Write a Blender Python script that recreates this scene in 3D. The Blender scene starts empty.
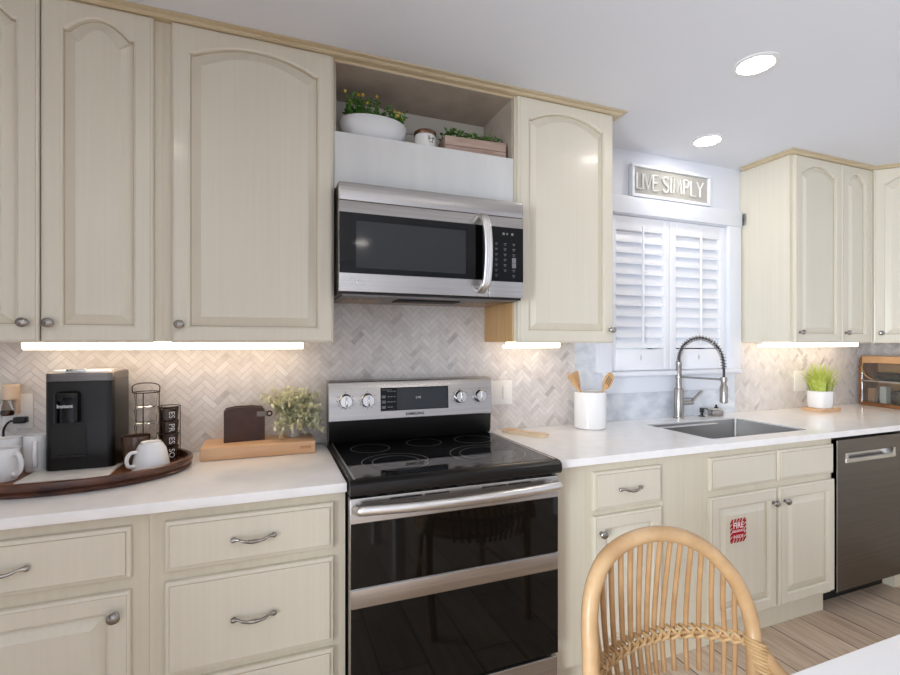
import bpy, bmesh, math, random
from math import pi, sin, cos, radians as R
from mathutils import Vector, Matrix

C = bpy.context.scene.collection
rnd = random.Random(7)

# ------------------------------------------------------------------ materials
def lin(c):
    return tuple((v / 255 / 12.92) if v / 255 <= .04045 else ((v / 255 + .055) / 1.055) ** 2.4 for v in c) + (1,)

def base_mat(name):
    m = bpy.data.materials.new(name); m.use_nodes = True
    nt = m.node_tree
    return m, nt, nt.nodes['Principled BSDF']

def mat(name, col, rough=.5, metal=0, noise=0, scale=(8, 8, 8), col2=None, bump=0, coat=0, trans=0, ior=1.45, spec=.5, aniso=0, emit=None, estr=0, detail=3, sharp=(.3, .7)):
    m, nt, b = base_mat(name)
    N, L = nt.nodes, nt.links
    b.inputs['Base Color'].default_value = lin(col)
    b.inputs['Roughness'].default_value = rough
    b.inputs['Metallic'].default_value = metal
    b.inputs['Coat Weight'].default_value = coat
    b.inputs['Coat Roughness'].default_value = .12
    b.inputs['Transmission Weight'].default_value = trans
    b.inputs['IOR'].default_value = ior
    b.inputs['Specular IOR Level'].default_value = spec
    if emit:
        b.inputs['Emission Color'].default_value = lin(emit); b.inputs['Emission Strength'].default_value = estr
    if aniso:
        t = N.new('ShaderNodeTangent'); t.direction_type = 'RADIAL'; t.axis = 'Z'
        b.inputs['Anisotropic'].default_value = aniso
        L.new(t.outputs[0], b.inputs['Tangent'])
    if col2 or bump:
        tc = N.new('ShaderNodeTexCoord'); mp = N.new('ShaderNodeMapping'); mp.inputs['Scale'].default_value = scale
        nz = N.new('ShaderNodeTexNoise'); nz.inputs['Scale'].default_value = 1; nz.inputs['Detail'].default_value = detail
        L.new(tc.outputs['Object'], mp.inputs[0]); L.new(mp.outputs[0], nz.inputs['Vector'])
        if col2:
            cr = N.new('ShaderNodeValToRGB'); e = cr.color_ramp.elements
            e[0].position, e[1].position = sharp
            e[0].color, e[1].color = lin(col), lin(col2)
            L.new(nz.outputs['Fac'], cr.inputs[0]); L.new(cr.outputs[0], b.inputs['Base Color'])
        if bump:
            bp = N.new('ShaderNodeBump'); bp.inputs['Strength'].default_value = bump; bp.inputs['Distance'].default_value = .002
            L.new(nz.outputs['Fac'], bp.inputs['Height']); L.new(bp.outputs[0], b.inputs['Normal'])
    return m

M = {}
M['cream'] = mat('cream_glazed_paint', (218, 212, 195), .33, col2=(214, 206, 188), scale=(75, 75, 1.4), coat=.2, bump=.05, sharp=(.2, .8))
M['cream_h'] = mat('cream_glazed_paint_drawer', (218, 212, 195), .33, col2=(214, 206, 188), scale=(75, 75, 1.4), coat=.2, bump=.05, sharp=(.2, .8))
M['frame'] = mat('cream_face_frame', (216, 209, 191), .36, col2=(209, 200, 179), scale=(70, 70, 1.4), bump=.05, sharp=(.2, .8))
M['glaze'] = mat('brown_glaze_in_groove', (178, 163, 137), .45, col2=(194, 182, 158), scale=(20, 20, 6))
M['crown'] = mat('tan_crown_wood', (208, 193, 164), .4, col2=(196, 176, 142), scale=(2, 40, 40), bump=.05)
M['raw'] = mat('bare_maple_side', (214, 172, 120), .45, col2=(202, 158, 106), scale=(30, 30, 2))
M['niche_wood'] = mat('niche_brown_wood', (188, 176, 162), .55, col2=(168, 154, 140), scale=(9, 9, 9))
M['whitewash'] = mat('whitewashed_board', (214, 214, 212), .5, col2=(206, 206, 204), scale=(14, 14, 2))
M['quartz'] = mat('white_quartz', (246, 245, 244), .14, col2=(240, 238, 237), scale=(14, 14, 14), spec=.5)
M['steel'] = mat('brushed_steel', (182, 178, 175), .27, 1, col2=(170, 166, 163), scale=(2, 2, 160), aniso=.75)
M['steel_plain'] = mat('satin_steel', (218, 216, 214), .3, 1)
M['dark_steel'] = mat('dark_stainless', (118, 112, 108), .3, 1, col2=(108, 103, 100), scale=(2, 2, 120), aniso=.6)
M['sink'] = mat('sink_steel', (176, 174, 172), .4, 1)
M['chrome'] = mat('chrome', (215, 215, 215), .1, 1)
M['nickel'] = mat('brushed_nickel', (168, 164, 160), .27, 1)
M['pewter'] = mat('aged_pewter', (182, 178, 172), .24, 1, col2=(134, 129, 123), scale=(30, 30, 30))
M['blackglass'] = mat('black_glass', (6, 6, 7), .04, spec=.35)
M['ovenglass'] = mat('oven_door_glass', (12, 11, 10), .05, spec=.35)
M['winglass'] = mat('microwave_window_mesh', (44, 46, 48), .08, spec=.4)
M['black'] = mat('black_plastic', (18, 17, 17), .3)
M['blackmatt'] = mat('black_matte', (14, 14, 14), .6)
M['ring'] = mat('burner_ring_print', (120, 120, 122), .3)
M['white'] = mat('white_gloss_ceramic', (240, 240, 240), .15, coat=.3)
M['whitepl'] = mat('white_plastic', (236, 234, 230), .35)
M['trim'] = mat('white_trim_paint', (230, 233, 240), .4)
M['shutter'] = mat('white_shutter_paint', (240, 241, 245), .35)
M['wall'] = mat('pale_blue_grey_wall', (224, 227, 234), .6)
M['ceil'] = mat('ceiling_paint', (228, 230, 236), .8)
M['letter'] = mat('sign_letter_white', (226, 225, 222), .5)
M['signback'] = mat('sign_linen_back', (180, 178, 172), .8, col2=(166, 163, 157), scale=(220, 220, 220), bump=.2)
M['tray'] = mat('dark_walnut_tray', (98, 58, 40), .3, col2=(52, 30, 24), scale=(14, 14, 30), coat=.3)
M['tray_light'] = mat('tray_inner_wood', (150, 96, 62), .35, col2=(110, 66, 42), scale=(8, 40, 8))
M['board'] = mat('maple_board', (222, 184, 146), .45, col2=(208, 164, 122), scale=(4, 40, 40))
M['leather'] = mat('dark_brown_leather', (74, 44, 32), .4, col2=(60, 36, 27), scale=(30, 30, 30))
M['greytab'] = mat('grey_tab', (128, 118, 112), .5)
M['leafpale'] = mat('pale_green_leaf', (198, 200, 156), .55, col2=(234, 232, 204), scale=(40, 40, 40))
M['leafdark'] = mat('dark_green_leaf', (58, 104, 36), .5, col2=(96, 142, 56), scale=(50, 50, 50))
M['grass'] = mat('bright_grass_blade', (164, 184, 64), .45, col2=(204, 212, 116), scale=(60, 60, 60))
M['yellow'] = mat('yellow_petal', (246, 212, 84), .5)
M['potgrey'] = mat('grey_ribbed_pot', (204, 201, 197), .6, col2=(184, 182, 179), scale=(200, 200, 4))
M['soil'] = mat('soil', (60, 46, 34), .9)
M['bowl'] = mat('white_stone_bowl', (218, 219, 220), .45)
M['jar'] = mat('candle_jar_white', (226, 224, 220), .3)
M['copper'] = mat('dark_copper_lid', (112, 84, 66), .3, 1)
M['barn'] = mat('weathered_plank', (186, 162, 148), .7, col2=(152, 126, 112), scale=(6, 30, 60))
M['rattan'] = mat('rattan_cane', (200, 166, 124), .42, col2=(180, 143, 101), scale=(14, 14, 14), coat=.12)
M['rattan_d'] = mat('rattan_spindle', (190, 153, 111), .45, col2=(170, 131, 90), scale=(16, 16, 16))
M['wrap'] = mat('rattan_wrap', (204, 172, 128), .5, col2=(184, 149, 104), scale=(20, 20, 120))
M['table'] = mat('white_table_top', (240, 240, 242), .22)
M['spoon'] = mat('light_wood_utensil', (228, 186, 136), .5, col2=(214, 168, 116), scale=(30, 30, 10))
M['spoon_pale'] = mat('pale_spoon_rest', (226, 206, 178), .5, col2=(212, 188, 156), scale=(30, 30, 30))
M['breadwood'] = mat('bread_box_wood', (206, 166, 124), .35, col2=(190, 146, 102), scale=(10, 40, 10), coat=.3)
M['breaddark'] = mat('bread_box_dark_wood', (150, 104, 66), .35, col2=(124, 82, 50), scale=(10, 40, 10))
M['glass'] = mat('clear_glass', (255, 255, 255), .02, trans=1, ior=1.45)
M['amber'] = mat('amber_oil', (228, 112, 52), .08, trans=.25)
M['peach'] = mat('peach_warmer_cap', (232, 206, 180), .4)
M['wire'] = mat('dark_wire', (70, 62, 56), .35, 1)
M['cord'] = mat('black_cord', (20, 20, 20), .5)
M['espresso'] = mat('dark_espresso_glaze', (52, 36, 28), .12, coat=.5)
M['browncup'] = mat('brown_cup_glaze', (84, 62, 48), .2, coat=.4)
M['red'] = mat('sticker_red', (176, 8, 30), .6, spec=.2)
M['stickerwhite'] = mat('sticker_white', (240, 226, 228), .4)
M['slot'] = mat('dark_slot', (30, 28, 26), .6)
M['print'] = mat('light_print', (205, 205, 205), .4)
M['printdim'] = mat('dim_print', (120, 122, 126), .4)
M['printdark'] = mat('dark_print', (40, 40, 42), .4)
M['display'] = mat('display_glass', (40, 46, 52), .06, spec=.6)
M['filter'] = mat('range_hood_filter', (206, 178, 152), .4, .6, col2=(120, 100, 84), scale=(160, 160, 160))
M['silverpack'] = mat('silver_packet', (170, 174, 182), .25, .8)
M['whitepack'] = mat('white_packet', (230, 230, 230), .4)
M['tanpack'] = mat('tan_packet', (206, 160, 122), .5)
M['warmled'] = mat('warm_led_diffuser', (255, 240, 215), .5, emit=(255, 231, 202), estr=3.9)
M['lamp'] = mat('ceiling_lamp_lens', (255, 255, 255), .5, emit=(255, 247, 236), estr=24)
M['trimring'] = mat('lamp_trim', (232, 232, 232), .4)

def pane_mat():
    m = bpy.data.materials.new('window_pane'); m.use_nodes = True; nt = m.node_tree; N, L = nt.nodes, nt.links
    N.remove(N['Principled BSDF']); out = N['Material Output']
    tr = N.new('ShaderNodeBsdfTransparent'); tr.inputs[0].default_value = (.96, .98, .97, 1); gl = N.new('ShaderNodeBsdfGlossy'); gl.inputs['Roughness'].default_value = .02
    fr = N.new('ShaderNodeFresnel'); fr.inputs['IOR'].default_value = 1.45; mx = N.new('ShaderNodeMixShader')
    L.new(fr.outputs[0], mx.inputs[0]); L.new(tr.outputs[0], mx.inputs[1]); L.new(gl.outputs[0], mx.inputs[2]); L.new(mx.outputs[0], out.inputs[0])
    return m
M['pane'] = pane_mat()

def tile_mat():
    m, nt, b = base_mat('marble_mosaic')
    N, L = nt.nodes, nt.links
    at = N.new('ShaderNodeAttribute'); at.attribute_name = 'tint'
    tc = N.new('ShaderNodeTexCoord'); nz = N.new('ShaderNodeTexNoise'); nz.inputs['Scale'].default_value = 22; nz.inputs['Detail'].default_value = 5
    L.new(tc.outputs['Object'], nz.inputs['Vector'])
    mx = N.new('ShaderNodeMath'); mx.operation = 'MULTIPLY_ADD'; mx.inputs[1].default_value = .55
    L.new(nz.outputs['Fac'], mx.inputs[0]); L.new(at.outputs['Fac'], mx.inputs[2])
    cr = N.new('ShaderNodeValToRGB'); e = cr.color_ramp.elements
    e[0].position = .12; e[0].color = lin((158, 152, 151)); e[1].position = 1.0; e[1].color = lin((236, 232, 229))
    x = e.new(.5); x.color = lin((213, 207, 203))
    L.new(mx.outputs[0], cr.inputs[0]); L.new(cr.outputs[0], b.inputs['Base Color'])
    b.inputs['Roughness'].default_value = .28
    return m
M['tile'] = tile_mat()
M['grout'] = mat('grout', (196, 190, 185), .9)
M['marble'] = mat('grey_marble_slab', (226, 230, 236), .25, col2=(178, 186, 198), scale=(9, 9, 14), detail=9, sharp=(.42, .78))

def floor_mat():
    m, nt, b = base_mat('wood_look_plank_tile')
    N, L = nt.nodes, nt.links
    tc = N.new('ShaderNodeTexCoord'); sp = N.new('ShaderNodeSeparateXYZ'); cb = N.new('ShaderNodeCombineXYZ')
    L.new(tc.outputs['Object'], sp.inputs[0]); L.new(sp.outputs['Y'], cb.inputs['X']); L.new(sp.outputs['X'], cb.inputs['Y'])
    br = N.new('ShaderNodeTexBrick'); br.inputs['Scale'].default_value = 1
    br.inputs['Brick Width'].default_value = 1.1; br.inputs['Row Height'].default_value = .2; br.inputs['Mortar Size'].default_value = .0032
    br.offset = .37; br.inputs['Bias'].default_value = 0
    br.inputs['Color1'].default_value = lin((226, 206, 184)); br.inputs['Color2'].default_value = lin((204, 182, 160)); br.inputs['Mortar'].default_value = lin((104, 88, 78))
    L.new(cb.outputs[0], br.inputs['Vector'])
    mp = N.new('ShaderNodeMapping'); mp.inputs['Scale'].default_value = (2.2, 26, 1)
    L.new(cb.outputs[0], mp.inputs[0])
    nz = N.new('ShaderNodeTexNoise'); nz.inputs['Scale'].default_value = 1.6; nz.inputs['Detail'].default_value = 6; nz.inputs['Distortion'].default_value = 1.2
    L.new(mp.outputs[0], nz.inputs['Vector'])
    cr = N.new('ShaderNodeValToRGB'); e = cr.color_ramp.elements
    e[0].position = .32; e[0].color = lin((196, 180, 166)); e[1].position = .66; e[1].color = (1, 1, 1, 1)
    L.new(nz.outputs['Fac'], cr.inputs[0])
    mx = N.new('ShaderNodeMix'); mx.data_type = 'RGBA'; mx.blend_type = 'MULTIPLY'; mx.inputs[0].default_value = .6
    L.new(br.outputs['Color'], mx.inputs[6]); L.new(cr.outputs[0], mx.inputs[7]); L.new(mx.outputs[2], b.inputs['Base Color'])
    b.inputs['Roughness'].default_value = .42
    return m
M['floor'] = floor_mat()

# ------------------------------------------------------------------ helpers
def thing(name, label, cat, loc=(0, 0, 0), rz=0, group=None):
    o = bpy.data.objects.new(name, None); C.objects.link(o)
    o.location = loc; o.rotation_euler = (0, 0, rz); o.empty_display_size = .05
    o['label'] = label; o['category'] = cat
    if group: o['group'] = group
    return o

def tag(o, label, cat, group=None, kind=None):
    o['label'] = label; o['category'] = cat
    if group: o['group'] = group
    if kind: o['kind'] = kind
    return o

LOCAL = set()
def root_of(o):
    while o.parent: o = o.parent
    return o

class MB:
    """collects shapes (in world coordinates unless the thing is built locally) and links them as one mesh object"""
    def __init__(s):
        s.v = []; s.f = []; s.m = []; s.sm = []
    def add(s, vs, fs, mi=0, smooth=True):
        b = len(s.v); s.v += [tuple(v) for v in vs]
        for f in fs:
            s.f.append(tuple(b + i for i in f)); s.m.append(mi); s.sm.append(smooth)
        return s
    def box(s, x0, x1, y0, y1, z0, z1, mi=0, bev=0):
        x0, x1 = min(x0, x1), max(x0, x1); y0, y1 = min(y0, y1), max(y0, y1); z0, z1 = min(z0, z1), max(z0, z1)
        if not bev:
            v = [(x, y, z) for z in (z0, z1) for y in (y0, y1) for x in (x0, x1)]
            return s.add(v, [(0, 2, 3, 1), (4, 5, 7, 6), (0, 1, 5, 4), (2, 6, 7, 3), (0, 4, 6, 2), (1, 3, 7, 5)], mi)
        bm = bmesh.new()
        r = bmesh.ops.create_cube(bm, size=1)
        for v in bm.verts:
            v.co = Vector(((x0 + x1) / 2 + v.co.x * (x1 - x0), (y0 + y1) / 2 + v.co.y * (y1 - y0), (z0 + z1) / 2 + v.co.z * (z1 - z0)))
        bmesh.ops.bevel(bm, geom=bm.edges[:], offset=bev, segments=3, affect='EDGES', profile=.5)
        return s.bm(bm, mi)
    def bm(s, bm, mi=0, M4=None):
        bm.verts.index_update()
        vs = [(M4 @ v.co if M4 else v.co.copy()) for v in bm.verts]
        s.add(vs, [[v.index for v in f.verts] for f in bm.faces], mi); bm.free(); return s
    def tube(s, pts, r, seg=12, mi=0, closed=False, cap=True):
        pts = [Vector(p) for p in pts]; n = len(pts)
        rr = r if isinstance(r, (list, tuple)) else [r] * n
        T = []
        for i in range(n):
            a = pts[(i - 1) % n] if (closed or i > 0) else pts[i]
            b = pts[(i + 1) % n] if (closed or i < n - 1) else pts[i]
            T.append((b - a).normalized())
        up = Vector((0, 0, 1)) if abs(T[0].z) < .9 else Vector((1, 0, 0))
        nrm = (up - T[0] * up.dot(T[0])).normalized(); rings = []
        for i in range(n):
            nrm = (nrm - T[i] * nrm.dot(T[i])).normalized(); bi = T[i].cross(nrm)
            rings.append([pts[i] + (nrm * cos(2 * pi * k / seg) + bi * sin(2 * pi * k / seg)) * rr[i] for k in range(seg)])
        vs = [v for q in rings for v in q]; fs = []
        for i in range(n if closed else n - 1):
            j = (i + 1) % n
            for k in range(seg):
                k2 = (k + 1) % seg
                fs.append((i * seg + k, i * seg + k2, j * seg + k2, j * seg + k))
        if cap and not closed:
            fs.append(tuple(reversed(range(seg)))); fs.append(tuple((n - 1) * seg + k for k in range(seg)))
        return s.add(vs, fs, mi)
    def cyl(s, p0, p1, r, seg=24, mi=0):
        return s.tube([p0, p1], r, seg, mi)
    def lathe(s, prof, c=(0, 0, 0), seg=32, mi=0, axis='Z', sx=1, sy=1):
        vs = []; fs = []; n = len(prof)
        for (r, h) in prof:
            for k in range(seg):
                a = 2 * pi * k / seg; x, y, z = r * cos(a) * sx, r * sin(a) * sy, h
                if axis == 'Y': x, y, z = x, -h, y          # grows towards -Y
                vs.append((c[0] + x, c[1] + y, c[2] + z))
        for i in range(n - 1):
            for k in range(seg):
                k2 = (k + 1) % seg
                fs.append((i * seg + k, i * seg + k2, (i + 1) * seg + k2, (i + 1) * seg + k))
        if prof[0][0] > 1e-6: fs.append(tuple(reversed(range(seg))))
        if prof[-1][0] > 1e-6: fs.append(tuple((n - 1) * seg + k for k in range(seg)))
        return s.add(vs, fs, mi)
    def prism(s, poly, axis, a0, a1, mi=0):
        """poly in the other two axes: X -> (y,z), Y -> (x,z), Z -> (x,y)"""
        def P(p, a): return {'X': (a, p[0], p[1]), 'Y': (p[0], a, p[1]), 'Z': (p[0], p[1], a)}[axis]
        n = len(poly)
        vs = [P(p, a0) for p in poly] + [P(p, a1) for p in poly]
        fs = [tuple(reversed(range(n))), tuple(range(n, 2 * n))] + [(i, (i + 1) % n, n + (i + 1) % n, n + i) for i in range(n)]
        return s.add(vs, fs, mi)
    def loops(s, loops, mis, close_end=True, close_start=False):
        n = len(loops[0]); b = len(s.v)
        s.v += [tuple(p) for lp in loops for p in lp]
        for i in range(len(loops) - 1):
            for k in range(n):
                k2 = (k + 1) % n
                s.f.append((b + i * n + k, b + i * n + k2, b + (i + 1) * n + k2, b + (i + 1) * n + k)); s.m.append(mis[i]); s.sm.append(True)
        if close_end: s.f.append(tuple(b + (len(loops) - 1) * n + k for k in range(n))); s.m.append(mis[-1]); s.sm.append(True)
        if close_start: s.f.append(tuple(b + k for k in reversed(range(n)))); s.m.append(0); s.sm.append(True)
        return s
    def xf(s, M4, start=0):
        for i in range(start, len(s.v)): s.v[i] = tuple(M4 @ Vector(s.v[i]))
        return s
    def build(s, name, mats, parent=None, angle=35):
        me = bpy.data.meshes.new(name)
        off = Vector((0, 0, 0))
        if parent is not None:
            r = root_of(parent)
            if r.name not in LOCAL: off = Vector(r.location)
        me.from_pydata([Vector(v) - off for v in s.v], [], s.f)
        if not isinstance(mats, (list, tuple)): mats = [mats]
        for m in mats: me.materials.append(M[m] if isinstance(m, str) else m)
        me.polygons.foreach_set('material_index', s.m)
        bm = bmesh.new(); bm.from_mesh(me); bmesh.ops.recalc_face_normals(bm, faces=bm.faces[:]); bm.to_mesh(me); bm.free()
        me.polygons.foreach_set('use_smooth', s.sm)
        me.set_sharp_from_angle(angle=R(angle))
        o = bpy.data.objects.new(name, me); C.objects.link(o)
        if parent is not None: o.parent = parent
        return o

def struct(name, mb, mats, label=None, cat=None, parent=None):
    o = mb.build(name, mats, parent)
    if parent is None: o['kind'] = 'structure'
    if label: o['label'] = label
    if cat and parent is None: o['category'] = cat
    return o

def text_mb(mb, txt, size, M4, ext=.0006, mi=0, off=0, space=1):
    cu = bpy.data.curves.new('t', 'FONT'); cu.body = txt; cu.size = size; cu.extrude = ext; cu.align_x = 'CENTER'; cu.align_y = 'CENTER'; cu.offset = off
    cu.space_character = space; cu.resolution_u = 3
    o = bpy.data.objects.new('t', cu); C.objects.link(o)
    bpy.context.view_layer.update()
    me = bpy.data.meshes.new_from_object(o.evaluated_get(bpy.context.evaluated_depsgraph_get()))
    b = len(mb.v)
    mb.v += [tuple(M4 @ v.co) for v in me.vertices]
    for p in me.polygons: mb.f.append(tuple(b + i for i in p.vertices)); mb.m.append(mi); mb.sm.append(False)
    bpy.data.objects.remove(o); bpy.data.curves.remove(cu); bpy.data.meshes.remove(me)
    return mb

def facing(x, y, z, tilt=0):      # text standing upright, read from -Y
    return Matrix.Translation((x, y, z)) @ Matrix.Rotation(pi / 2 + tilt, 4, 'X')

def bez(pts, n=12):
    """Catmull-Rom through points"""
    P = [Vector(p) for p in pts]; out = []
    for i in range(len(P) - 1):
        p0 = P[max(i - 1, 0)]; p1 = P[i]; p2 = P[i + 1]; p3 = P[min(i + 2, len(P) - 1)]
        for k in range(n):
            t = k / n
            out.append(.5 * ((2 * p1) + (p2 - p0) * t + (2 * p0 - 5 * p1 + 4 * p2 - p3) * t * t + (3 * p1 - p0 - 3 * p2 + p3) * t ** 3))
    out.append(P[-1]); return out

def copy_tree(o, parent=None, loc=None):
    c = o.copy(); C.objects.link(c); c.parent = parent
    if loc is not None: c.location = loc
    for ch in list(o.children): copy_tree(ch, c)
    return c

# ------------------------------------------------------------------ room shell
XL, XR, YF, ZC = -2.6, 3.885, -5.0, 2.44
WX0, WX1, WZ0, WZ1 = 1.535, 2.422, 1.19, 2.07          # window opening in the kitchen wall
m = MB(); m.box(XL - .1, XR + .1, YF - .1, .16, -.1, 0); struct('floor', m, 'floor', 'wood-look plank tile floor', 'floor')
m = MB(); m.box(XL - .1, XR + .1, YF - .1, .16, ZC, ZC + .1); struct('ceiling', m, 'ceil', 'flat pale ceiling', 'ceiling')
m = MB()
m.box(XL, WX0, 0, .14, 0, ZC); m.box(WX1, XR, 0, .14, 0, ZC); m.box(WX0, WX1, 0, .14, 0, WZ0); m.box(WX0, WX1, 0, .14, WZ1, ZC)
struct('wall_back', m, 'wall', 'pale blue-grey kitchen wall with the window', 'wall')
m = MB(); m.box(XR, XR + .1, YF, .14, 0, ZC); struct('wall_right', m, 'wall', 'right kitchen wall at the corner cabinet', 'wall')
m = MB(); m.box(XL, XR, YF - .1, YF, 0, ZC); struct('wall_front', m, 'wall', 'wall behind the camera', 'wall')
DY0, DY1, DZ1 = -4.75, -2.45, 2.15  # opening for the added patio door, placed to let fill light in
m = MB(); m.box(XL - .1, XL, YF, DY0, 0, ZC); m.box(XL - .1, XL, DY1, .14, 0, ZC); m.box(XL - .1, XL, DY0, DY1, DZ1, ZC)
struct('wall_left', m, 'wall', 'left wall outside the photo with the added glass door', 'wall')
m = MB()
for y0, y1 in ((DY0, DY0 + .07), (DY1 - .07, DY1), ((DY0 + DY1) / 2 - .05, (DY0 + DY1) / 2 + .05)): m.box(XL - .07, XL - .02, y0, y1, 0, DZ1)
m.box(XL - .07, XL - .02, DY0, DY1, DZ1 - .08, DZ1); m.box(XL - .07, XL - .02, DY0, DY1, 0, .08)
d1 = struct('added_door_1', m, 'trim', 'unseen glass patio door at the left, added to let in fill light', 'door')  # unseen door, added as the opening for the fill lamp outside
m = MB(); m.box(XL - .05, XL - .045, DY0 + .06, DY1 - .06, .06, DZ1 - .06); struct('pane', m, 'pane', parent=d1)

# kitchen window: jamb, glass, casing, sill
m = MB()
for x0, x1 in ((WX0, WX0 + .04), (WX1 - .04, WX1), (1.955, 1.995)): m.box(x0, x1, .09, .13, WZ0, WZ1)
for z0, z1 in ((WZ0, WZ0 + .05), (WZ1 - .05, WZ1), (1.61, 1.65)): m.box(WX0, WX1, .088, .132, z0, z1)
w1 = struct('window_1', m, 'trim', 'kitchen window behind white shutters', 'window')
m = MB(); m.box(WX0 + .03, WX1 - .03, .108, .113, WZ0 + .03, WZ1 - .03); struct('pane', m, 'pane', parent=w1)
m = MB()
m.box(1.433, WX0, -.022, 0, WZ0 - .005, WZ1 + .005, bev=.003); m.box(2.425, 2.532, -.022, 0, WZ0 - .005, WZ1 + .005, bev=.003)
m.box(1.415, 2.536, -.026, 0, WZ1 + .005, 2.172, bev=.003)
struct('trim_1', m, 'trim', 'flat white window casing with a wide head board', 'trim')
m = MB(); m.box(2.5385, 2.5445, -.045, -.020, 2.085, 2.155, bev=.001); tag(m.build('window_bracket', 'pewter'), 'small dark metal bracket between the window head board and the cabinet side', 'bracket')
m = MB(); m.box(1.470, 2.50, -.055, 0, 1.163, 1.188, bev=.006); m.box(1.482, 2.478, -.02, 0, 1.068, 1.163, bev=.003)
struct('trim_2', m, 'trim', 'white window sill with apron under the shutters', 'trim')

# ------------------------------------------------------------------ wall tiles
def herringbone(name, rects, depth_axis, off, W=.0215, n=3, gap=.0009, label='', seed=3):
    """rects: (u0,u1,z0,z1); depth_axis 'Y' back wall (u = x) or 'X' right wall (u = y)"""
    rg = random.Random(seed); L2 = n * W
    umin = min(r[0] for r in rects); umax = max(r[1] for r in rects); zmin = min(r[2] for r in rects); zmax = max(r[3] for r in rects)
    s = math.sqrt(.5); vs = []; fs = []; tint = []
    def clip(poly, ax, lim, sgn):
        out = []
        for i in range(len(poly)):
            a, b = poly[i], poly[(i + 1) % len(poly)]
            da, db = sgn * (a[ax] - lim), sgn * (b[ax] - lim)
            if da >= 0: out.append(a)
            if da * db < 0:
                t = da / (da - db); out.append(tuple(a[k] + (b[k] - a[k]) * t for k in (0, 1)))
        return out
    # pattern coordinates (p,q) rotated 45 degrees about (umin,zmin)
    cs = [((u - umin) * s + (z - zmin) * s, -(u - umin) * s + (z - zmin) * s) for u in (umin, umax) for z in (zmin, zmax)]
    p0, p1 = min(c[0] for c in cs), max(c[0] for c in cs); q0, q1 = min(c[1] for c in cs), max(c[1] for c in cs)
    quads = []
    r0, r1 = int(q0 / W) - 8, int(q1 / W) + 8; c0, c1 = int(p0 / W) - 8, int(p1 / W) + 8
    for r in range(r0, r1):
        j0 = int((c0 - r) / (2 * n)) - 1; j1 = int((c1 - r) / (2 * n)) + 1
        for j in range(j0, j1): quads.append(((r + 2 * n * j) * W, r * W, L2, W))
    for x in range(c0, c1):
        j0 = int((r0 - x) / (2 * n)) - 1; j1 = int((r1 - x) / (2 * n)) + 3
        for j in range(j0, j1): quads.append((x * W, (x - 2 * n + 1 + 2 * n * j) * W, W, L2))
    def pt(u, z, d): return (u, -off - d, z) if depth_axis == 'Y' else (XR - off - d, u, z)
    for (a, b, w, h) in quads:
        q = [(a + gap, b + gap), (a + w - gap, b + gap), (a + w - gap, b + h - gap), (a + gap, b + h - gap)]
        q = [(umin + p * s - r * s, zmin + p * s + r * s) for p, r in q]
        if max(p[0] for p in q) < umin or min(p[0] for p in q) > umax or max(p[1] for p in q) < zmin or min(p[1] for p in q) > zmax: continue
        t = rg.gauss(.35, .085)
        if rg.random() < .03: t -= .2
        for (u0, u1, z0, z1) in rects:
            pl = clip(clip(clip(clip(q, 0, u0, 1), 0, u1, -1), 1, z0, 1), 1, z1, -1) if q else []
            if len(pl) < 3: continue
            b0 = len(vs); k = len(pl)
            vs += [pt(p[0], p[1], .0015) for p in pl] + [pt(p[0], p[1], 0) for p in pl]
            new = [tuple(b0 + i for i in range(k))] + [(b0 + i, b0 + (i + 1) % k, b0 + k + (i + 1) % k, b0 + k + i) for i in range(k)]
            fs += new; tint += [t] * len(new)
    me = bpy.data.meshes.new(name); me.from_pydata(vs, [], fs)
    me.materials.append(M['tile'])
    bm = bmesh.new(); bm.from_mesh(me); bmesh.ops.recalc_face_normals(bm, faces=bm.faces[:]); bm.to_mesh(me); bm.free()
    at = me.attributes.new('tint', 'FLOAT', 'FACE'); at.data.foreach_set('value', tint)
    o = bpy.data.objects.new(name, me); C.objects.link(o); o['kind'] = 'structure'; o['label'] = label; o['category'] = 'backsplash'
    g = MB()
    for (u0, u1, z0, z1) in rects:
        if depth_axis == 'Y': g.box(u0, u1, -off - .0004, 0, z0, z1)
        else: g.box(XR - off - .0004, XR, u0, u1, z0, z1)
    g.build('grout', 'grout', o)
    return o
CT = .915                                    # counter top height
herringbone('backsplash', [(-1.7, 0, CT, 1.365), (0, .769, CT, 1.53), (.769, 1.297, CT, 1.365)], 'Y', .008, label='pale marble herringbone mosaic behind the range', seed=5)
herringbone('backsplash', [(2.492, XR, CT, 1.365)], 'Y', .008, label='pale marble herringbone mosaic right of the window', seed=9)
herringbone('backsplash', [(-1.4, -.01, CT, 1.365)], 'X', .008, label='marble herringbone mosaic on the right end wall', seed=11)
m = MB(); m.box(1.297, 1.433, -.009, 0, CT, 1.45); m.box(1.433, 2.492, -.009, 0, CT, 1.068)
s_ = struct('backsplash', m, 'marble', 'smooth grey veined marble strip under the window', 'backsplash')

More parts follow.
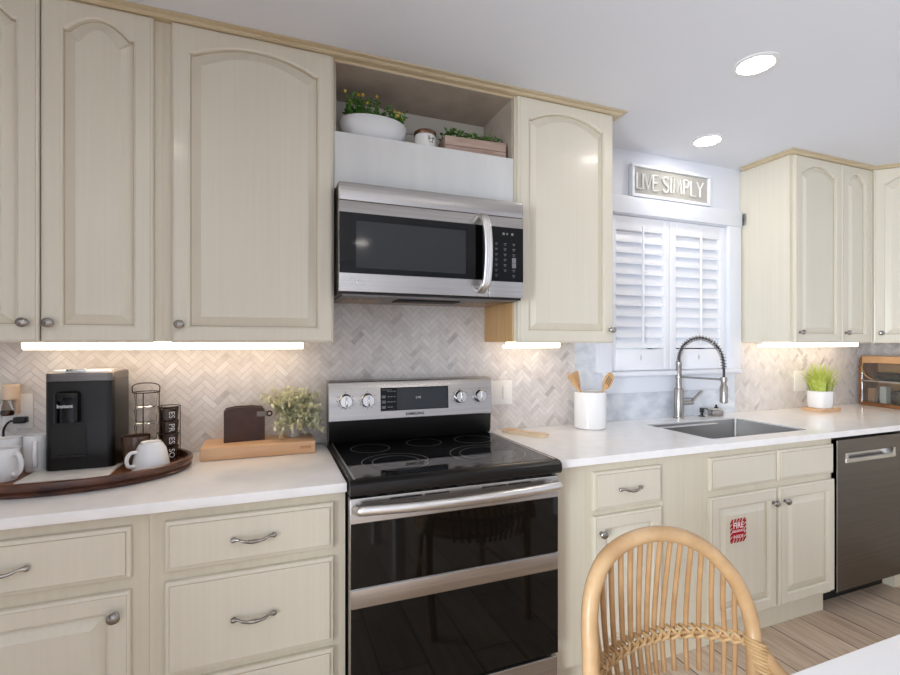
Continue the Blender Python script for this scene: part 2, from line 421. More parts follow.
# ------------------------------------------------------------------ cabinet pieces
def panel_door(mb, x0, x1, z0, z1, yb, t=.021, fw=.056, rise=.048, sh=.012, arch=True, ftop=.047):
    """raised panel door, front towards -Y; material 0 paint, 1 brown glaze"""
    yf = yb - t; NA = 18 if arch else 2
    ft = ftop if arch else fw
    X0, X1, Z0 = x0 + fw, x1 - fw, z0 + fw
    zs = z1 - ft - (rise if arch else 0)
    def rect(i, y):
        a, b, c, d = x0 + i, x1 - i, z0 + i, z1 - i
        pts = [(a, y, c), (b, y, c), (b, y, d)]
        for k in range(NA): pts.append((b + (a - b) * (k + .5) / NA, y, d))
        return pts + [(a, y, d)]
    def panel(i, y):
        a, b, c, d = X0 + i, X1 - i, Z0 + i, zs - i
        pts = [(a, y, c), (b, y, c), (b, y, d)]
        l, r = a + sh, b - sh
        for k in range(NA):
            u = 1 - 2 * k / (NA - 1)
            h = rise * (1 - u * u) if arch else 0
            xx = (l + r) / 2 + u * (r - l) / 2
            pts.append((xx, y, d + h))
        return pts + [(a, y, d)]
    lp = [rect(0, yb), rect(0, yf + .007), rect(.003, yf + .0035), rect(.008, yf + .002), rect(.0085, yf), panel(-.007, yf), panel(-.0035, yf + .0025), panel(-.001, yf + .003), panel(0, yf + .013), panel(.0025, yf + .0135), panel(.005, yf + .0125), panel(.030, yf + .0025), panel(.0325, yf + .001)]
    mb.loops(lp, [0, 0, 0, 1, 0, 0, 0, 0, 1, 0, 0, 0, 0], True, True)

def slab_front(mb, x0, x1, z0, z1, yb, t=.021):
    yf = yb - t
    def rect(i, y): return [(x0 + i, y, z0 + i), (x1 - i, y, z0 + i), (x1 - i, y, z1 - i), (x0 + i, y, z1 - i)]
    mb.loops([rect(0, yb), rect(0, yf + .010), rect(.0025, yf + .006), rect(.011, yf + .0045), rect(.0125, yf + .001), rect(.0145, yf)], [0, 0, 0, 1, 0, 0], True, True)

def knob(parent, x, y, z, mtx=None):
    m = MB(); m.lathe([(.0001, 0), (.008, 0), (.008, .002), (.0055, .004), (.005, .011), (.009, .014), (.0135, .018), (.0142, .0225), (.0115, .027), (.006, .0295), (.0001, .030)], (x, y, z), 24, axis='Y', sx=1.15, sy=1.02)
    m.lathe([(.0095, .0238), (.0125, .0245), (.0125, .0262), (.0095, .0275)], (x, y, z), 24, axis='Y', sx=1.15, sy=1.02)
    if mtx: m.xf(mtx)
    return m.build('knob', 'pewter', parent)

def pull(parent, x, y, z, w=.122):
    m = MB(); h = w / 2
    pts = [(x - h, y - .006, z - .001), (x - h * .86, y - .010, z), (x - h * .66, y - .017, z + .0015), (x - h * .52, y - .022, z - .0015), (x - h * .3, y - .0255, z - .004), (x, y - .027, z - .0045),
           (x + h * .3, y - .0255, z - .004), (x + h * .52, y - .022, z - .0015), (x + h * .66, y - .017, z + .0015), (x + h * .86, y - .010, z), (x + h, y - .006, z - .001)]
    pp = bez(pts, 4); n = len(pp)
    rr = []
    for p in pp:
        u = abs(p.x - x) / h
        rr.append(.0045 + .0015 * max(0, 1 - (u / .3) ** 2) + (.0035 * math.exp(-((u - .9) / .09) ** 2)) - .001 * math.exp(-((u - .62) / .07) ** 2))
    rr[0] = rr[-1] = .002
    m.tube(pp, rr, 12)
    for s in (-1, 1): m.cyl((x + s * h * .86, y, z), (x + s * h * .86, y - .010, z), .0055, 14)
    return m.build('pull_handle', 'pewter', parent)

UB, DB, DT = 1.354, 1.350, 2.424            # upper box bottom, door bottom / top
YU = -.305                                   # upper face frame plane
def upper(name_label, x0, x1, doors, side='frame'):
    t = thing('upper_cabinet', name_label, 'cabinet', ((x0 + x1) / 2, -.15, UB))
    m = MB(); m.box(x0, x1, YU, -.002, UB, ZC - .012); m.build('cabinet_body', side, t)
    for (a, b, kx) in doors:
        d = MB(); panel_door(d, a, b, DB, DT, YU - .0005); dd = d.build('door', ['cream', 'glaze'], t, angle=10)
        knob(dd, kx, YU - .021, 1.411)
    return t
upper('cream two-door upper cabinet above the coffee maker, cropped by the photo edge', -1.195, -.5615, [(-1.19, -.889, -.922), (-.885, -.586, -.860)], 'frame')
upper('wide cream upper cabinet with one arched door left of the microwave', -.561, 0.0, [(-.534, -.006, -.508)], 'frame')
t = upper('cream arched-door upper cabinet between the microwave and the window', .769, 1.297, [(.779, 1.287, 1.267)], 'frame')
m = MB(); m.box(.7655, .769, YU + .012, -.01, UB, 1.53); o = m.build('side_panel', 'raw', t); o['label'] = 'bare orange-tan wood side panel'
upper('tall cream upper cabinet right of the window with two arched doors', 2.545, 3.268, [(2.568, 2.980, 2.600), (2.985, 3.262, 3.010)], 'cream')

# diagonal corner cabinet (local: built along +x from the origin, then turned)
def diag():
    x0, y0 = 3.270, -.305; L = (XR - .3125 - x0)          # diagonal from (x0,y0) to (x0+L, y0-L)
    t = thing('corner_cabinet', 'diagonal cream corner upper cabinet with one arched door, cropped at the photo edge', 'cabinet', (3.6, -.3, UB))
    m = MB(); m.prism([(x0, -.002), (x0, y0), (x0 + L, y0 - L), (XR - .002, y0 - L), (XR - .002, -.002)], 'Z', UB, ZC - .012); m.build('cabinet_body', 'frame', t)
    W = L * math.sqrt(2)
    M4 = Matrix.Translation((x0, y0, 0)) @ Matrix.Rotation(-pi / 4, 4, 'Z')
    d = MB(); panel_door(d, .022, W - .022, DB, DT, -.0005); d.xf(M4); dd = d.build('door', ['cream', 'glaze'], t, angle=10)
    knob(dd, .052, -.021, 1.411, M4)
    return L
LD = diag()

# crown moulding: a profile swept along the cabinet tops
def crown(name, path, label):
    """path: list of (x,y) with the cabinet face on the inner side, outward = right-hand normal rotated"""
    prof = [(-.022, 2.4245), (.0245, 2.4245), (.026, 2.4265), (.030, 2.427), (.033, 2.431), (.043, 2.4335), (.050, 2.434), (.050, 2.4392), (-.022, 2.4392)]
    m = MB(); n = len(path); rings = []
    for i, (x, y) in enumerate(path):
        p = Vector((x, y)); ds = []
        if i > 0: ds.append((p - Vector(path[i - 1])).normalized())
        if i < n - 1: ds.append((Vector(path[i + 1]) - p).normalized())
        ns = [Vector((d.y, -d.x)) for d in ds]
        if len(ns) == 1: nn = ns[0]
        else: nn = (ns[0] + ns[1]).normalized(); nn = nn / max(.3, nn.dot(ns[0]))
        rings.append([(x + nn.x * o, y + nn.y * o, z) for o, z in prof])
    k = len(prof); vs = [v for r in rings for v in r]; fs = []
    for i in range(n - 1):
        for j in range(k): fs.append((i * k + j, i * k + (j + 1) % k, (i + 1) * k + (j + 1) % k, (i + 1) * k + j))
    fs += [tuple(range(k)), tuple((n - 1) * k + j for j in reversed(range(k)))]
    m.add(vs, fs); return struct(name, m, 'crown', label, 'trim')
crown('trim_3', [(-1.195, YU), (1.297, YU), (1.297, -.03)], 'tan crown moulding along the upper cabinets left of the window')
crown('trim_4', [(2.545, -.03), (2.545, YU), (3.270, YU), (3.270 + LD, YU - LD)], 'tan crown moulding on the cabinets right of the window')

# open niche above the microwave
t = thing('open_shelf', 'open cabinet niche above the microwave with a whitewashed front board', 'shelf', (.385, -.15, 1.94))
m = MB(); m.box(.0015, .7665, -.305, -.285, 1.935, 2.152); m.build('front_board', 'whitewash', t)
m = MB(); m.box(.0015, .7665, -.285, -.012, 2.128, 2.150); m.build('shelf_board', 'whitewash', t)
m = MB(); m.box(.0015, .7665, -.303, -.012, 2.4145, 2.427); m.build('niche_top', 'niche_wood', t)
m = MB(); m.box(.7595, .7665, -.300, -.012, 2.152, 2.4145); m.build('side_lining', 'niche_wood', t); 
m = MB(); m.box(.0015, .0085, -.300, -.012, 2.152, 2.4145); m.build('side_lining', 'niche_wood', t)
m = MB()
for k in range(3): m.box(.0015, .7665, -.012, -.003, 2.13 + k * .096, 2.13 + k * .096 + .0935, bev=.0015)
m.build('back_boards', mat('beige_back_board', (206, 200, 188), .55), t)
m = MB(); m.box(.0015, .7665, -.3045, -.287, 2.416, 2.427); m.build('top_rail', 'crown', t)

# ------------------------------------------------------------------ base cabinets
YB, CB = -.61, CT - .029
def base(label, x0, x1, name='base_cabinet', hollow=False):
    t = thing(name, label, 'cabinet', ((x0 + x1) / 2, -.3, 0))
    m = MB()
    if hollow:
        m.box(x0, x1, YB, YB + .019, .112, CB - .001); m.box(x0, x0 + .018, YB + .019, -.012, .112, CB - .001); m.box(x1 - .018, x1, YB + .019, -.012, .112, CB - .001); m.box(x0 + .018, x1 - .018, YB + .019, -.012, .112, .13)
    else: m.box(x0, x1, YB, -.012, .112, CB - .001)
    m.box(x0, x1, -.573, -.012, .001, .112)
    m.build('cabinet_body', 'frame', t)
    return t
def drawer(t, x0, x1, z0, z1, px=None, w=.122):
    d = MB(); slab_front(d, x0, x1, z0, z1, YB - .0005); dd = d.build('drawer', ['cream_h', 'glaze'], t, angle=10)
    if px is not False: pull(dd, (x0 + x1) / 2 + (px or 0), YB - .021, (z0 + z1) / 2, w)
    return dd
def bdoor(t, x0, x1, z0, z1, kx, kz):
    d = MB(); panel_door(d, x0, x1, z0, z1, YB - .0005, fw=.055, arch=False); dd = d.build('door', ['cream', 'glaze'], t, angle=10)
    knob(dd, kx, YB - .021, kz); return dd
t = base('cream base cabinet under the coffee tray with one drawer and one door', -1.2, -.5385)
drawer(t, -1.13, -.577, .711, .851); bdoor(t, -1.13, -.579, .125, .678, -.612, .622)
t = base('cream base cabinet left of the range with a stack of drawers', -.538, -.003)
for z0, z1 in ((.711, .852), (.420, .683), (.125, .399)): drawer(t, -.499, -.040, z0, z1)
t = base('cream base cabinet right of the range with a drawer over a door', .762, 1.4145)
drawer(t, .942, 1.279, .698, .848, w=.112); bdoor(t, .942, 1.279, .125, .676, .972, .612)
t = base('cream sink base cabinet with two false fronts and two doors', 1.415, 2.3865, hollow=True)
for a, b in ((1.550, 1.966), (1.979, 2.378)): drawer(t, a, b, .708, .850, False)
bdoor(t, 1.550, 1.966, .128, .677, 1.936, .615); bdoor(t, 1.984, 2.383, .128, .677, 2.014, .615)
t = thing('corner_base_cabinet', 'cream corner base cabinet beyond the dishwasher', 'cabinet', (3.5, -.5, 0))
m = MB(); m.box(2.991, XR - .012, YB, -.012, .112, CB - .001); m.box(3.27, XR - .012, -1.40, YB, .112, CB - .001); m.box(2.991, XR - .012, -.573, -.012, .001, .112); m.box(3.33, XR - .012, -1.40, -.57, .001, .112)
m.build('cabinet_body', 'frame', t)
d = MB(); panel_door(d, -.30, .30, .125, .85, 0, arch=False); d.xf(Matrix.Translation((3.2695, -1.04, 0)) @ Matrix.Rotation(-pi / 2, 4, 'Z')); dd = d.build('door', ['cream', 'glaze'], t, angle=10)

# countertops
m = MB(); m.box(-1.22, -.0025, -.648, -.0105, CB, CT, bev=.003); tag(m.build('countertop', 'quartz'), 'white quartz countertop left of the range', 'countertop')
SX0, SX1, SY0, SY1 = 1.640, 2.300, -.560, -.155
m = MB()
def slab_with_hole():
    outer = [(.762, -.648), (3.235, -.648), (3.235, -1.42), (XR - .0105, -1.42), (XR - .0105, -.0105), (.762, -.0105)]
    bm = bmesh.new()
    def ring(r, nx):
        pts = []
        for (cx, cy, a0) in ((SX1 - r, SY1 - r, 0), (SX0 + r, SY1 - r, 90), (SX0 + r, SY0 + r, 180), (SX1 - r, SY0 + r, 270)):
            for k in range(nx + 1): pts.append((cx + r * cos(R(a0 + 90 * k / nx)), cy + r * sin(R(a0 + 90 * k / nx))))
        return pts
    hole = ring(.022, 5)
    es = []
    for pts in (outer, hole):
        vv = [bm.verts.new((x, y, CT)) for x, y in pts]
        es += [bm.edges.new((vv[i], vv[(i + 1) % len(vv)])) for i in range(len(vv))]
    bmesh.ops.triangle_fill(bm, edges=es, use_beauty=True)
    g = bmesh.ops.extrude_face_region(bm, geom=bm.faces[:])
    for v in [x for x in g['geom'] if isinstance(x, bmesh.types.BMVert)]: v.co.z = CB
    return bm, hole
bmh, hole = slab_with_hole(); m.bm(bmh)
tag(m.build('countertop', 'quartz'), 'white quartz countertop right of the range with the sink cutout', 'countertop')

# sink
t = thing('kitchen_sink', 'undermount stainless steel sink below the window', 'sink', (1.97, -.36, CB - .2))
m = MB()
def ringz(i, z, r=.022):
    pts = []
    for (cx, cy, a0) in ((SX1 - r, SY1 - r, 0), (SX0 + r, SY1 - r, 90), (SX0 + r, SY0 + r, 180), (SX1 - r, SY0 + r, 270)):
        for k in range(6): pts.append((cx + (r - i) * cos(R(a0 + 18 * k)), cy + (r - i) * sin(R(a0 + 18 * k)), z))
    return pts
m.loops([ringz(.001, CT - .006), ringz(.004, CT - .007), ringz(.006, CT - .03), ringz(.008, CB - .17), ringz(.02, CB - .19)], [0] * 5)
m.build('sink_bowl', 'sink', t)
m = MB(); m.lathe([(.04, 0), (.045, .003), (.03, .004), (.0, .002)], (1.97, -.36, CB - .19), 24); m.build('drain', 'chrome', t)
m = MB()
for k in range(5): m.cyl((SX0 + .02, SY1 - .04 - k * .006, CT - .012), (SX1 - .21, SY1 - .04 - k * .006, CT - .012), .0025, 8)
m.build('rack_ledge', 'steel_plain', t)

# ------------------------------------------------------------------ range
rx0, rx1 = .003, .754
t = thing('kitchen_range', 'stainless double-oven electric range with a black glass cooktop', 'range', (.3785, -.35, 0))
m = MB(); m.box(rx0 + .002, rx1 - .002, -.63, -.03, .06, .874); m.box(rx0 + .02, rx1 - .02, -.56, -.05, .001, .06); m.build('range_body', 'blackmatt', t)
# cooktop
m = MB()
m.prism([(-.055, .878), (-.055, .925), (-.655, .925), (-.672, .922), (-.682, .914), (-.684, .900), (-.682, .886), (-.674, .878)], 'X', rx0 - .001, rx1 + .004)
ck = m.build('cooktop', 'black', t)
m = MB(); m.box(rx0 + .018, rx1 - .014, -.652, -.095, .9245, .9262); m.build('glass_surface', 'blackglass', ck)
for x0, x1 in ((rx0 + .012, rx0 + .018), (rx1 - .014, rx1 - .008)): m = MB(); m.box(x0, x1, -.654, -.075, .9248, .9268); m.build('edge_strip', 'steel_plain', ck)
def ring(m, cx, cy, r, w=.0022, seg=64):
    vs = []; fs = []
    for k in range(seg):
        a = 2 * pi * k / seg
        vs += [(cx + (r - w) * cos(a), cy + (r - w) * sin(a), .9265), (cx + r * cos(a), cy + r * sin(a), .9265)]
    for k in range(seg):
        j = (k + 1) % seg; fs.append((2 * k, 2 * k + 1, 2 * j + 1, 2 * j))
    m.add(vs, fs)
for rs in (((.195, -.485, .122), (.195, -.485, .085)), ((.150, -.245, .078),), ((.385, -.215, .075),), ((.555, -.485, .145), (.555, -.485, .108)), ((.608, -.225, .082),)):
    m = MB()
    for r3 in rs: ring(m, *r3)
    m.build('burner_ring', 'ring', ck)
# backguard
m = MB(); m.prism([(-.03, .925), (-.095, .925), (-.108, .945), (-.112, 1.018), (-.03, 1.018)], 'X', rx0 + .001, rx1 - .004); bg = m.build('backguard', 'black', t)
m = MB(); m.prism([(-.03, 1.018), (-.118, 1.018), (-.121, 1.022), (-.111, 1.176), (-.104, 1.186), (-.09, 1.188), (-.03, 1.188)], 'X', rx0 - .001, rx1 - .003); bp_ = m.build('control_panel', 'steel', t)
tilt = -math.atan2(.010, .154)
def fy(z): return -.121 + (z - 1.022) * .010 / .154
m = MB(); m.prism([(fy(1.054), 1.054), (fy(1.054) - .002, 1.054), (fy(1.154) - .002, 1.154), (fy(1.154), 1.154)], 'X', .221, .533); disp = m.build('display_window', 'blackglass', bp_)
m = MB()
m.prism([(fy(1.058) - .0022, 1.058), (fy(1.058) - .0028, 1.058), (fy(1.150) - .0028, 1.150), (fy(1.150) - .0022, 1.150)], 'X', .292, .528); m.build('screen', 'display', bp_)
m = MB()
for r in range(4):
    z = 1.138 - r * .0225
    m.box(.226, .243, fy(z) - .0035, fy(z) - .001, z - .006, z + .006) if r else m.box(.226, .270, fy(z) - .0035, fy(z) - .001, z + .006, z + .008)
    for k in range(3 if r < 3 else 2):
        xx = .251 + k * .0135; m.box(xx, xx + .009, fy(z) - .0035, fy(z) - .001, z - .002, z + .002)
m.build('display_legends', 'printdim', bp_)
m = MB(); text_mb(m, 'SAMSUNG', .017, facing(.374, fy(1.037) - .0005, 1.037, tilt), ext=.0006, off=.0004, space=1.1)
text_mb(m, '2:48', .014, facing(.39, fy(1.108) - .003, 1.108, tilt), mi=1)
m.build('lettering', ['printdark', 'print'], bp_)
for kx in (.071, .164, .590, .690):
    z = 1.104; y = fy(z)
    mk = MB(); mk.lathe([(.030, 0), (.030, .004), (.027, .006), (.026, .024), (.024, .027), (.0, .027)], (kx, y, z), 32, axis='Y')
    mk.box(kx - .0045, kx + .0045, y - .034, y - .02, z - .021, z + .021, 0, bev=.002)
    kk = mk.build('knob', 'chrome', t)
    md = MB(); md.box(kx - .001, kx + .001, y - .0348, y - .033, z + .006, z + .019)
    for a in (-150, -120, -90, 90, 120, 150, 0, 180, 60, -60):
        xx, zz = kx + .036 * sin(R(a)), z + .036 * cos(R(a)); md.box(xx - .0016, xx + .0016, fy(zz) - .0008, fy(zz) + .001, zz - .0012, zz + .0012)
    md.build('dial_marks', 'printdark', kk)
# upper oven door
dy = -.665
m = MB(); m.box(rx0, rx1, dy, -.632, .590, .868, bev=.003); ud = m.build('oven_door', 'steel', t)
m = MB(); m.box(rx0 + .003, rx1 - .003, dy - .0025, dy + .001, .592, .790); m.build('oven_window', 'ovenglass', ud)
hp = bez([(.022, dy + .002, .838), (.026, -.700, .842), (.06, -.712, .844), (.2, -.726, .843), (.378, -.730, .842), (.55, -.726, .843), (.69, -.712, .844), (.729, -.700, .842), (.733, dy + .002, .838)], 6)
m = MB(); m.tube(hp, .0165, 16); m.build('door_handle', 'steel_plain', ud)
m = MB()
for x0, x1 in ((.13, .235), (.245, .33), (.45, .54), (.55, .64)): m.box(x0, x1, dy - .0008, dy + .002, .8535, .8585)
for k in range(11): m.box(.06 + k * .06, .095 + k * .06, -.655, -.64, .868, .8735)
m.build('vent_slots', 'slot', ud)
# lower oven door
m = MB(); m.box(rx0, rx1, dy, -.632, .224, .5885, bev=.003); ld = m.build('oven_door', 'steel', t)
m = MB(); m.box(rx0 + .003, rx1 - .003, dy - .0025, dy + .001, .226, .528); m.build('oven_window', 'ovenglass', ld)
m = MB(); m.box(rx0 + .003, rx1 - .003, dy - .004, dy + .001, .528, .586, bev=.002); m.build('grip_band', 'steel', ld)
m = MB(); m.box(rx0, rx1, -.660, -.632, .06, .208, bev=.003); m.build('storage_drawer', 'steel', t)

# ------------------------------------------------------------------ microwave
mx0, mx1, my = .005, .757, -.405
t = thing('microwave', 'stainless over-the-range microwave with a black glass door', 'microwave', (.381, -.2, 1.525))
m = MB(); m.box(mx0, mx1, my + .02, -.012, 1.527, 1.932); m.build('microwave_body', 'black', t)
m = MB(); m.box(mx0, mx1, my, my + .02, 1.866, 1.931, bev=.002); m.build('vent_strip', 'steel', t)
hx = .598
m = MB(); m.box(mx0, hx, my, my + .02, 1.535, 1.8645, bev=.002); dr = m.build('microwave_door', 'steel', t)
m = MB(); m.box(mx0 + .001, hx - .001, my - .002, my + .001, 1.602, 1.822); m.build('door_glass', 'blackglass', dr)
m = MB(); m.box(.066, .497, my - .003, my + .001, 1.622, 1.793); m.build('viewing_window', 'winglass', dr)
m = MB(); m.box(hx + .0015, mx1, my, my + .02, 1.535, 1.8645, bev=.002); cp = m.build('control_panel', 'steel', t)
m = MB(); m.box(hx + .003, mx1 - .001, my - .002, my + .001, 1.600, 1.822); m.build('keypad', 'blackglass', cp)
m = MB()
hp = bez([(.566, my + .002, 1.860), (.566, my - .03, 1.845), (.572, my - .043, 1.80), (.575, my - .048, 1.71), (.572, my - .043, 1.61), (.566, my - .03, 1.570), (.566, my + .002, 1.556)], 6)
for dx in (-.009, 0, .009): m.tube([(p.x + dx, p.y, p.z) for p in hp], .0095, 12)
m.build('door_handle', 'steel_plain', dr)
m = MB(); rg = random.Random(4)
for r in range(7):
    for c in range(3):
        x = .632 + c * .040; z = 1.752 - r * .0215
        if (r, c) in ((6, 1),): continue
        if c == 2 and r in (3, 4): m.box(x - .008, x + .010, my - .003, my - .001, z - .009, z + .011); continue
        m.box(x - .006, x + .006, my - .003, my - .001, z + .002, z + .004); m.box(x - .004, x + .003, my - .003, my - .001, z - .004, z - .002)
for x, w in ((.660, .010), (.678, .007), (.700, .010)): m.box(x, x + w, my - .003, my - .001, 1.793 - w / 3, 1.797 + w / 4)
m.build('key_legends', 'printdim', cp)
m = MB()
m.lathe([(.010, 0), (.010, .0008), (.0, .0008)], (.054, my, 1.572), 24, axis='Y')
text_mb(m, 'LG', .022, facing(.080, my - .0005, 1.572), ext=.0006, off=.0003); m.build('lettering', 'print', dr)
m = MB(); m.box(.02, .742, -.385, -.03, 1.5225, 1.527); um = m.build('underside_plate', 'dark_steel', t)
for x0, x1 in ((.045, .205), (.56, .72)):
    m = MB(); m.box(x0, x1, -.25, -.06, 1.5205, 1.523); m.build('filter', 'filter', um)
m = MB(); m.box(.25, .52, -.30, -.20, 1.518, 1.523, bev=.002); m.build('vent_louver', 'blackmatt', um)
m = MB(); m.box(.27, .49, -.16, -.09, 1.5205, 1.523); m.build('lamp_cover', 'filter', um)

# ------------------------------------------------------------------ dishwasher
t = thing('dishwasher', 'dark stainless dishwasher at the right end of the counter', 'dishwasher', (2.69, -.3, 0))
m = MB(); m.box(2.389, 2.987, -.60, -.03, .11, .872); m.box(2.389, 2.987, -.52, -.03, .001, .11); m.build('dishwasher_body', 'blackmatt', t)
m = MB()
hx0, hx1, hz0, hz1 = 2.462, 2.872, .750, .797
for a, b, z0, z1 in ((2.3905, 2.986, .115, hz0), (2.3905, 2.986, hz1, .866), (2.3905, hx0, hz0, hz1), (hx1, 2.986, hz0, hz1)): m.box(a, b, -.632, -.602, z0, z1)
dd = m.build('dishwasher_door', 'dark_steel', t)
m = MB(); m.box(hx0, hx1, -.606, -.603, hz0, hz1)
m.prism([(-.633, hz0 - .002), (-.637, hz0 + .004), (-.637, hz0 + .016), (-.631, hz0 + .020), (-.606, hz0 + .002)], 'X', hx0, hx1)
m.prism([(hx0 - .003, hz0), (hx0 + .03, hz0), (hx0 + .012, hz1), (hx0 - .003, hz1)], 'Y', -.634, -.604); m.prism([(hx1 + .003, hz0), (hx1 - .03, hz0), (hx1 - .012, hz1), (hx1 + .003, hz1)], 'Y', -.634, -.604)
m.build('pocket_handle', 'steel_plain', dd)
m = MB(); m.box(2.3905, 2.393, -.634, -.60, .115, .866); m.build('door_edge', 'steel_plain', dd)

# ------------------------------------------------------------------ under-cabinet lights
def bar(label, x0, x1):
    t = thing('under_cabinet_downlight', label, 'light', ((x0 + x1) / 2, -.12, 1.35), group='warm light bars under the upper cabinets')
    m = MB(); m.box(x0, x1, -.130, -.100, 1.338, UB - .0005); m.build('housing', 'whitepl', t)
    m = MB(); m.prism([(-.146, 1.351), (-.146, 1.332), (-.140, 1.3255), (-.100, 1.3255), (-.100, 1.338), (-.130, 1.338), (-.130, 1.351)], 'X', x0, x1); m.build('diffuser', 'warmled', t)
bar('long glowing light bar under the cabinets left of the range', -1.00, -.102)
bar('short glowing light bar under the cabinet right of the range', .820, 1.112)
bar('glowing light bar under the cabinet right of the window', 2.57, 3.47)

# ------------------------------------------------------------------ shutters
def shutter(label, x0, x1, hinge):
    t = thing('window_shutter', label, 'shutter', ((x0 + x1) / 2, .0, WZ0), group='plantation shutters in the kitchen window')
    sw, lz0, lz1 = .045, 1.325, 1.985
    yb, yf = .034, .004
    m = MB()
    for a, b in ((x0, x0 + sw), (x1 - sw, x1)): m.box(a, b, yf, yb, WZ0 + .002, WZ1 - .002, bev=.003)
    m.box(x0 + sw, x1 - sw, yf, yb, WZ0 + .002, lz0 - .012, bev=.002); m.box(x0 + sw, x1 - sw, yf, yb, lz1 + .004, WZ1 - .002, bev=.002)
    m.build('shutter_frame', 'shutter', t)
    n = 11; p = (lz1 - lz0) / n; m = MB()
    for k in range(n):
        zc = lz0 + (k + .5) * p; a = R(66); hw = .0385; pts = []
        for j in range(12):
            th = 2 * pi * j / 12; u, v = hw * cos(th), .0052 * sin(th)
            pts.append((.020 + u * cos(a) + v * sin(a), zc - u * sin(a) * -1 * 1 + v * cos(a)))
        m.prism(pts, 'X', x0 + sw + .002, x1 - sw - .002)
    m.build('louvers', 'shutter', t)
    xm = (x0 + x1) / 2 + .003
    m = MB(); m.box(xm - .006, xm + .006, -.020, -.008, lz0 + .02, lz1 + .032, bev=.002); m.build('tilt_rod', 'shutter', t)
    m = MB(); m.cyl((xm, yf + .001, lz0 - .06), (xm, yf - .004, lz0 - .06), .004, 10); m.box(xm - .002, xm + .002, yf - .003, yf + .001, lz0 - .075, lz0 - .045); m.build('catch', 'steel_plain', t)
shutter('left white louvered shutter panel of the kitchen window', WX0 + .002, 1.974, 0)
shutter('right white louvered shutter panel, behind the faucet arch', 1.978, WX1 - .002, 1)

# sign
t = thing('wall_sign', 'white framed sign with raised letters above the window', 'sign', (1.965, -.02, 2.172))
sx0, sx1, sz0, sz1 = 1.666, 2.265, 2.174, 2.360
m = MB()
for a, b, c, d in ((sx0, sx1, sz1 - .017, sz1), (sx0, sx1, sz0, sz0 + .017), (sx0, sx0 + .017, sz0 + .017, sz1 - .017), (sx1 - .017, sx1, sz0 + .017, sz1 - .017)): m.box(a, b, -.031, -.002, c, d, bev=.002)
m.build('sign_frame', 'trim', t)
m = MB(); m.box(sx0 + .015, sx1 - .015, -.016, -.004, sz0 + .015, sz1 - .015); m.build('sign_board', 'signback', t)
m = MB()
def stroke(pts): 
    m.tube([(x, -.0225, z) for x, z in pts], .0056, 8)
def letter(ch, x, w, z0, h):
    z1 = z0 + h
    G = {'L': [[(0, 1), (0, 0), (1, 0)]], 'I': [[(.5, 1), (.5, 0)]], 'V': [[(0, 1), (.5, 0), (1, 1)]], 'E': [[(0, 0), (0, 1)], [(0, 1), (1, 1)], [(0, .5), (.85, .5)], [(0, 0), (1, 0)]],
         'M': [[(0, 0), (.12, 1), (.5, .1), (.88, 1), (1, 0)]], 'P': [[(0, 0), (0, 1)], [(0, 1), (.6, 1), (.95, .9), (1, .75), (.95, .6), (.6, .5), (0, .5)]],
         'Y': [[(0, 1), (.5, .5), (1, 1)], [(.5, .5), (.5, 0)]],
         'S': [[(.95, .86), (.75, .97), (.45, 1), (.15, .92), (.05, .77), (.2, .6), (.5, .51), (.85, .4), (.97, .23), (.85, .07), (.5, 0), (.2, .03), (.0, .15)]]}[ch]
    for st in G: stroke([(x + a * w, z0 + b * h) for a, b in st])
zL, hL = 2.222, .088
for ch, x, w in (('L', 1.704, .034), ('I', 1.744, .008), ('V', 1.760, .052), ('E', 1.822, .036), ('S', 1.893, .044), ('I', 1.950, .008), ('M', 1.972, .062), ('P', 2.052, .038), ('L', 2.108, .038), ('Y', 2.156, .052)):
    letter(ch, x, w, zL, hL)
m.build('lettering', 'letter', t)

# outlets and switch
def plate(name, label, cat, x0, x1, z0, z1):
    t = thing(name, label, cat, ((x0 + x1) / 2, -.0095, z0))
    m = MB(); m.box(x0, x1, -.0155, -.0098, z0, z1, bev=.002); m.build('cover_plate', 'whitepl', t); return t
t = plate('wall_outlet', 'white wall outlet behind the white mugs with a scent warmer plugged in', 'outlet', -1.105, -1.019, 1.045, 1.168)
m = MB(); m.box(-1.079, -1.045, -.0165, -.015, 1.065, 1.148, bev=.001); m.build('socket', 'whitepl', t)
t = plate('light_switch', 'white rocker switch plate beside the range control panel', 'switch', .786, .917, 1.041, 1.160)
for xc in (.878,):
    m = MB(); m.box(xc - .016, xc + .016, -.019, -.0150, 1.068, 1.134, bev=.002); m.build('rocker', 'whitepl', t)
t = plate('wall_outlet', 'white wall outlet behind the grass plant', 'outlet', 3.034, 3.155, 1.028, 1.163)
for xc in (3.068, 3.120):
    m = MB(); m.box(xc - .017, xc + .017, -.0165, -.015, 1.055, 1.136, bev=.001); m.build('socket', 'whitepl', t)

# ------------------------------------------------------------------ faucet
t = thing('kitchen_faucet', 'brushed nickel spring-neck pull-down faucet at the sink', 'faucet', (1.985, -.05, CT))
fx, fyy = 1.985, -.050
m = MB(); m.lathe([(.030, 0), (.030, .004), (.026, .008), (.025, .165), (.022, .172), (.0165, .176), (.0155, .30), (.0165, .303), (.0165, .325), (.013, .328), (.0, .328)], (fx, fyy, CT), 28); m.build('faucet_body', 'nickel', t)
arc = bez([(fx, fyy, 1.235), (fx, fyy - .004, 1.285), (fx, fyy - .045, 1.345), (fx, fyy - .135, 1.378), (fx, fyy - .225, 1.352), (fx, fyy - .278, 1.290), (fx, fyy - .29, 1.215), (fx, fyy - .29, 1.165)], 14)
m = MB(); m.tube(arc, .0062, 12); m.build('hose', 'printdark', t)
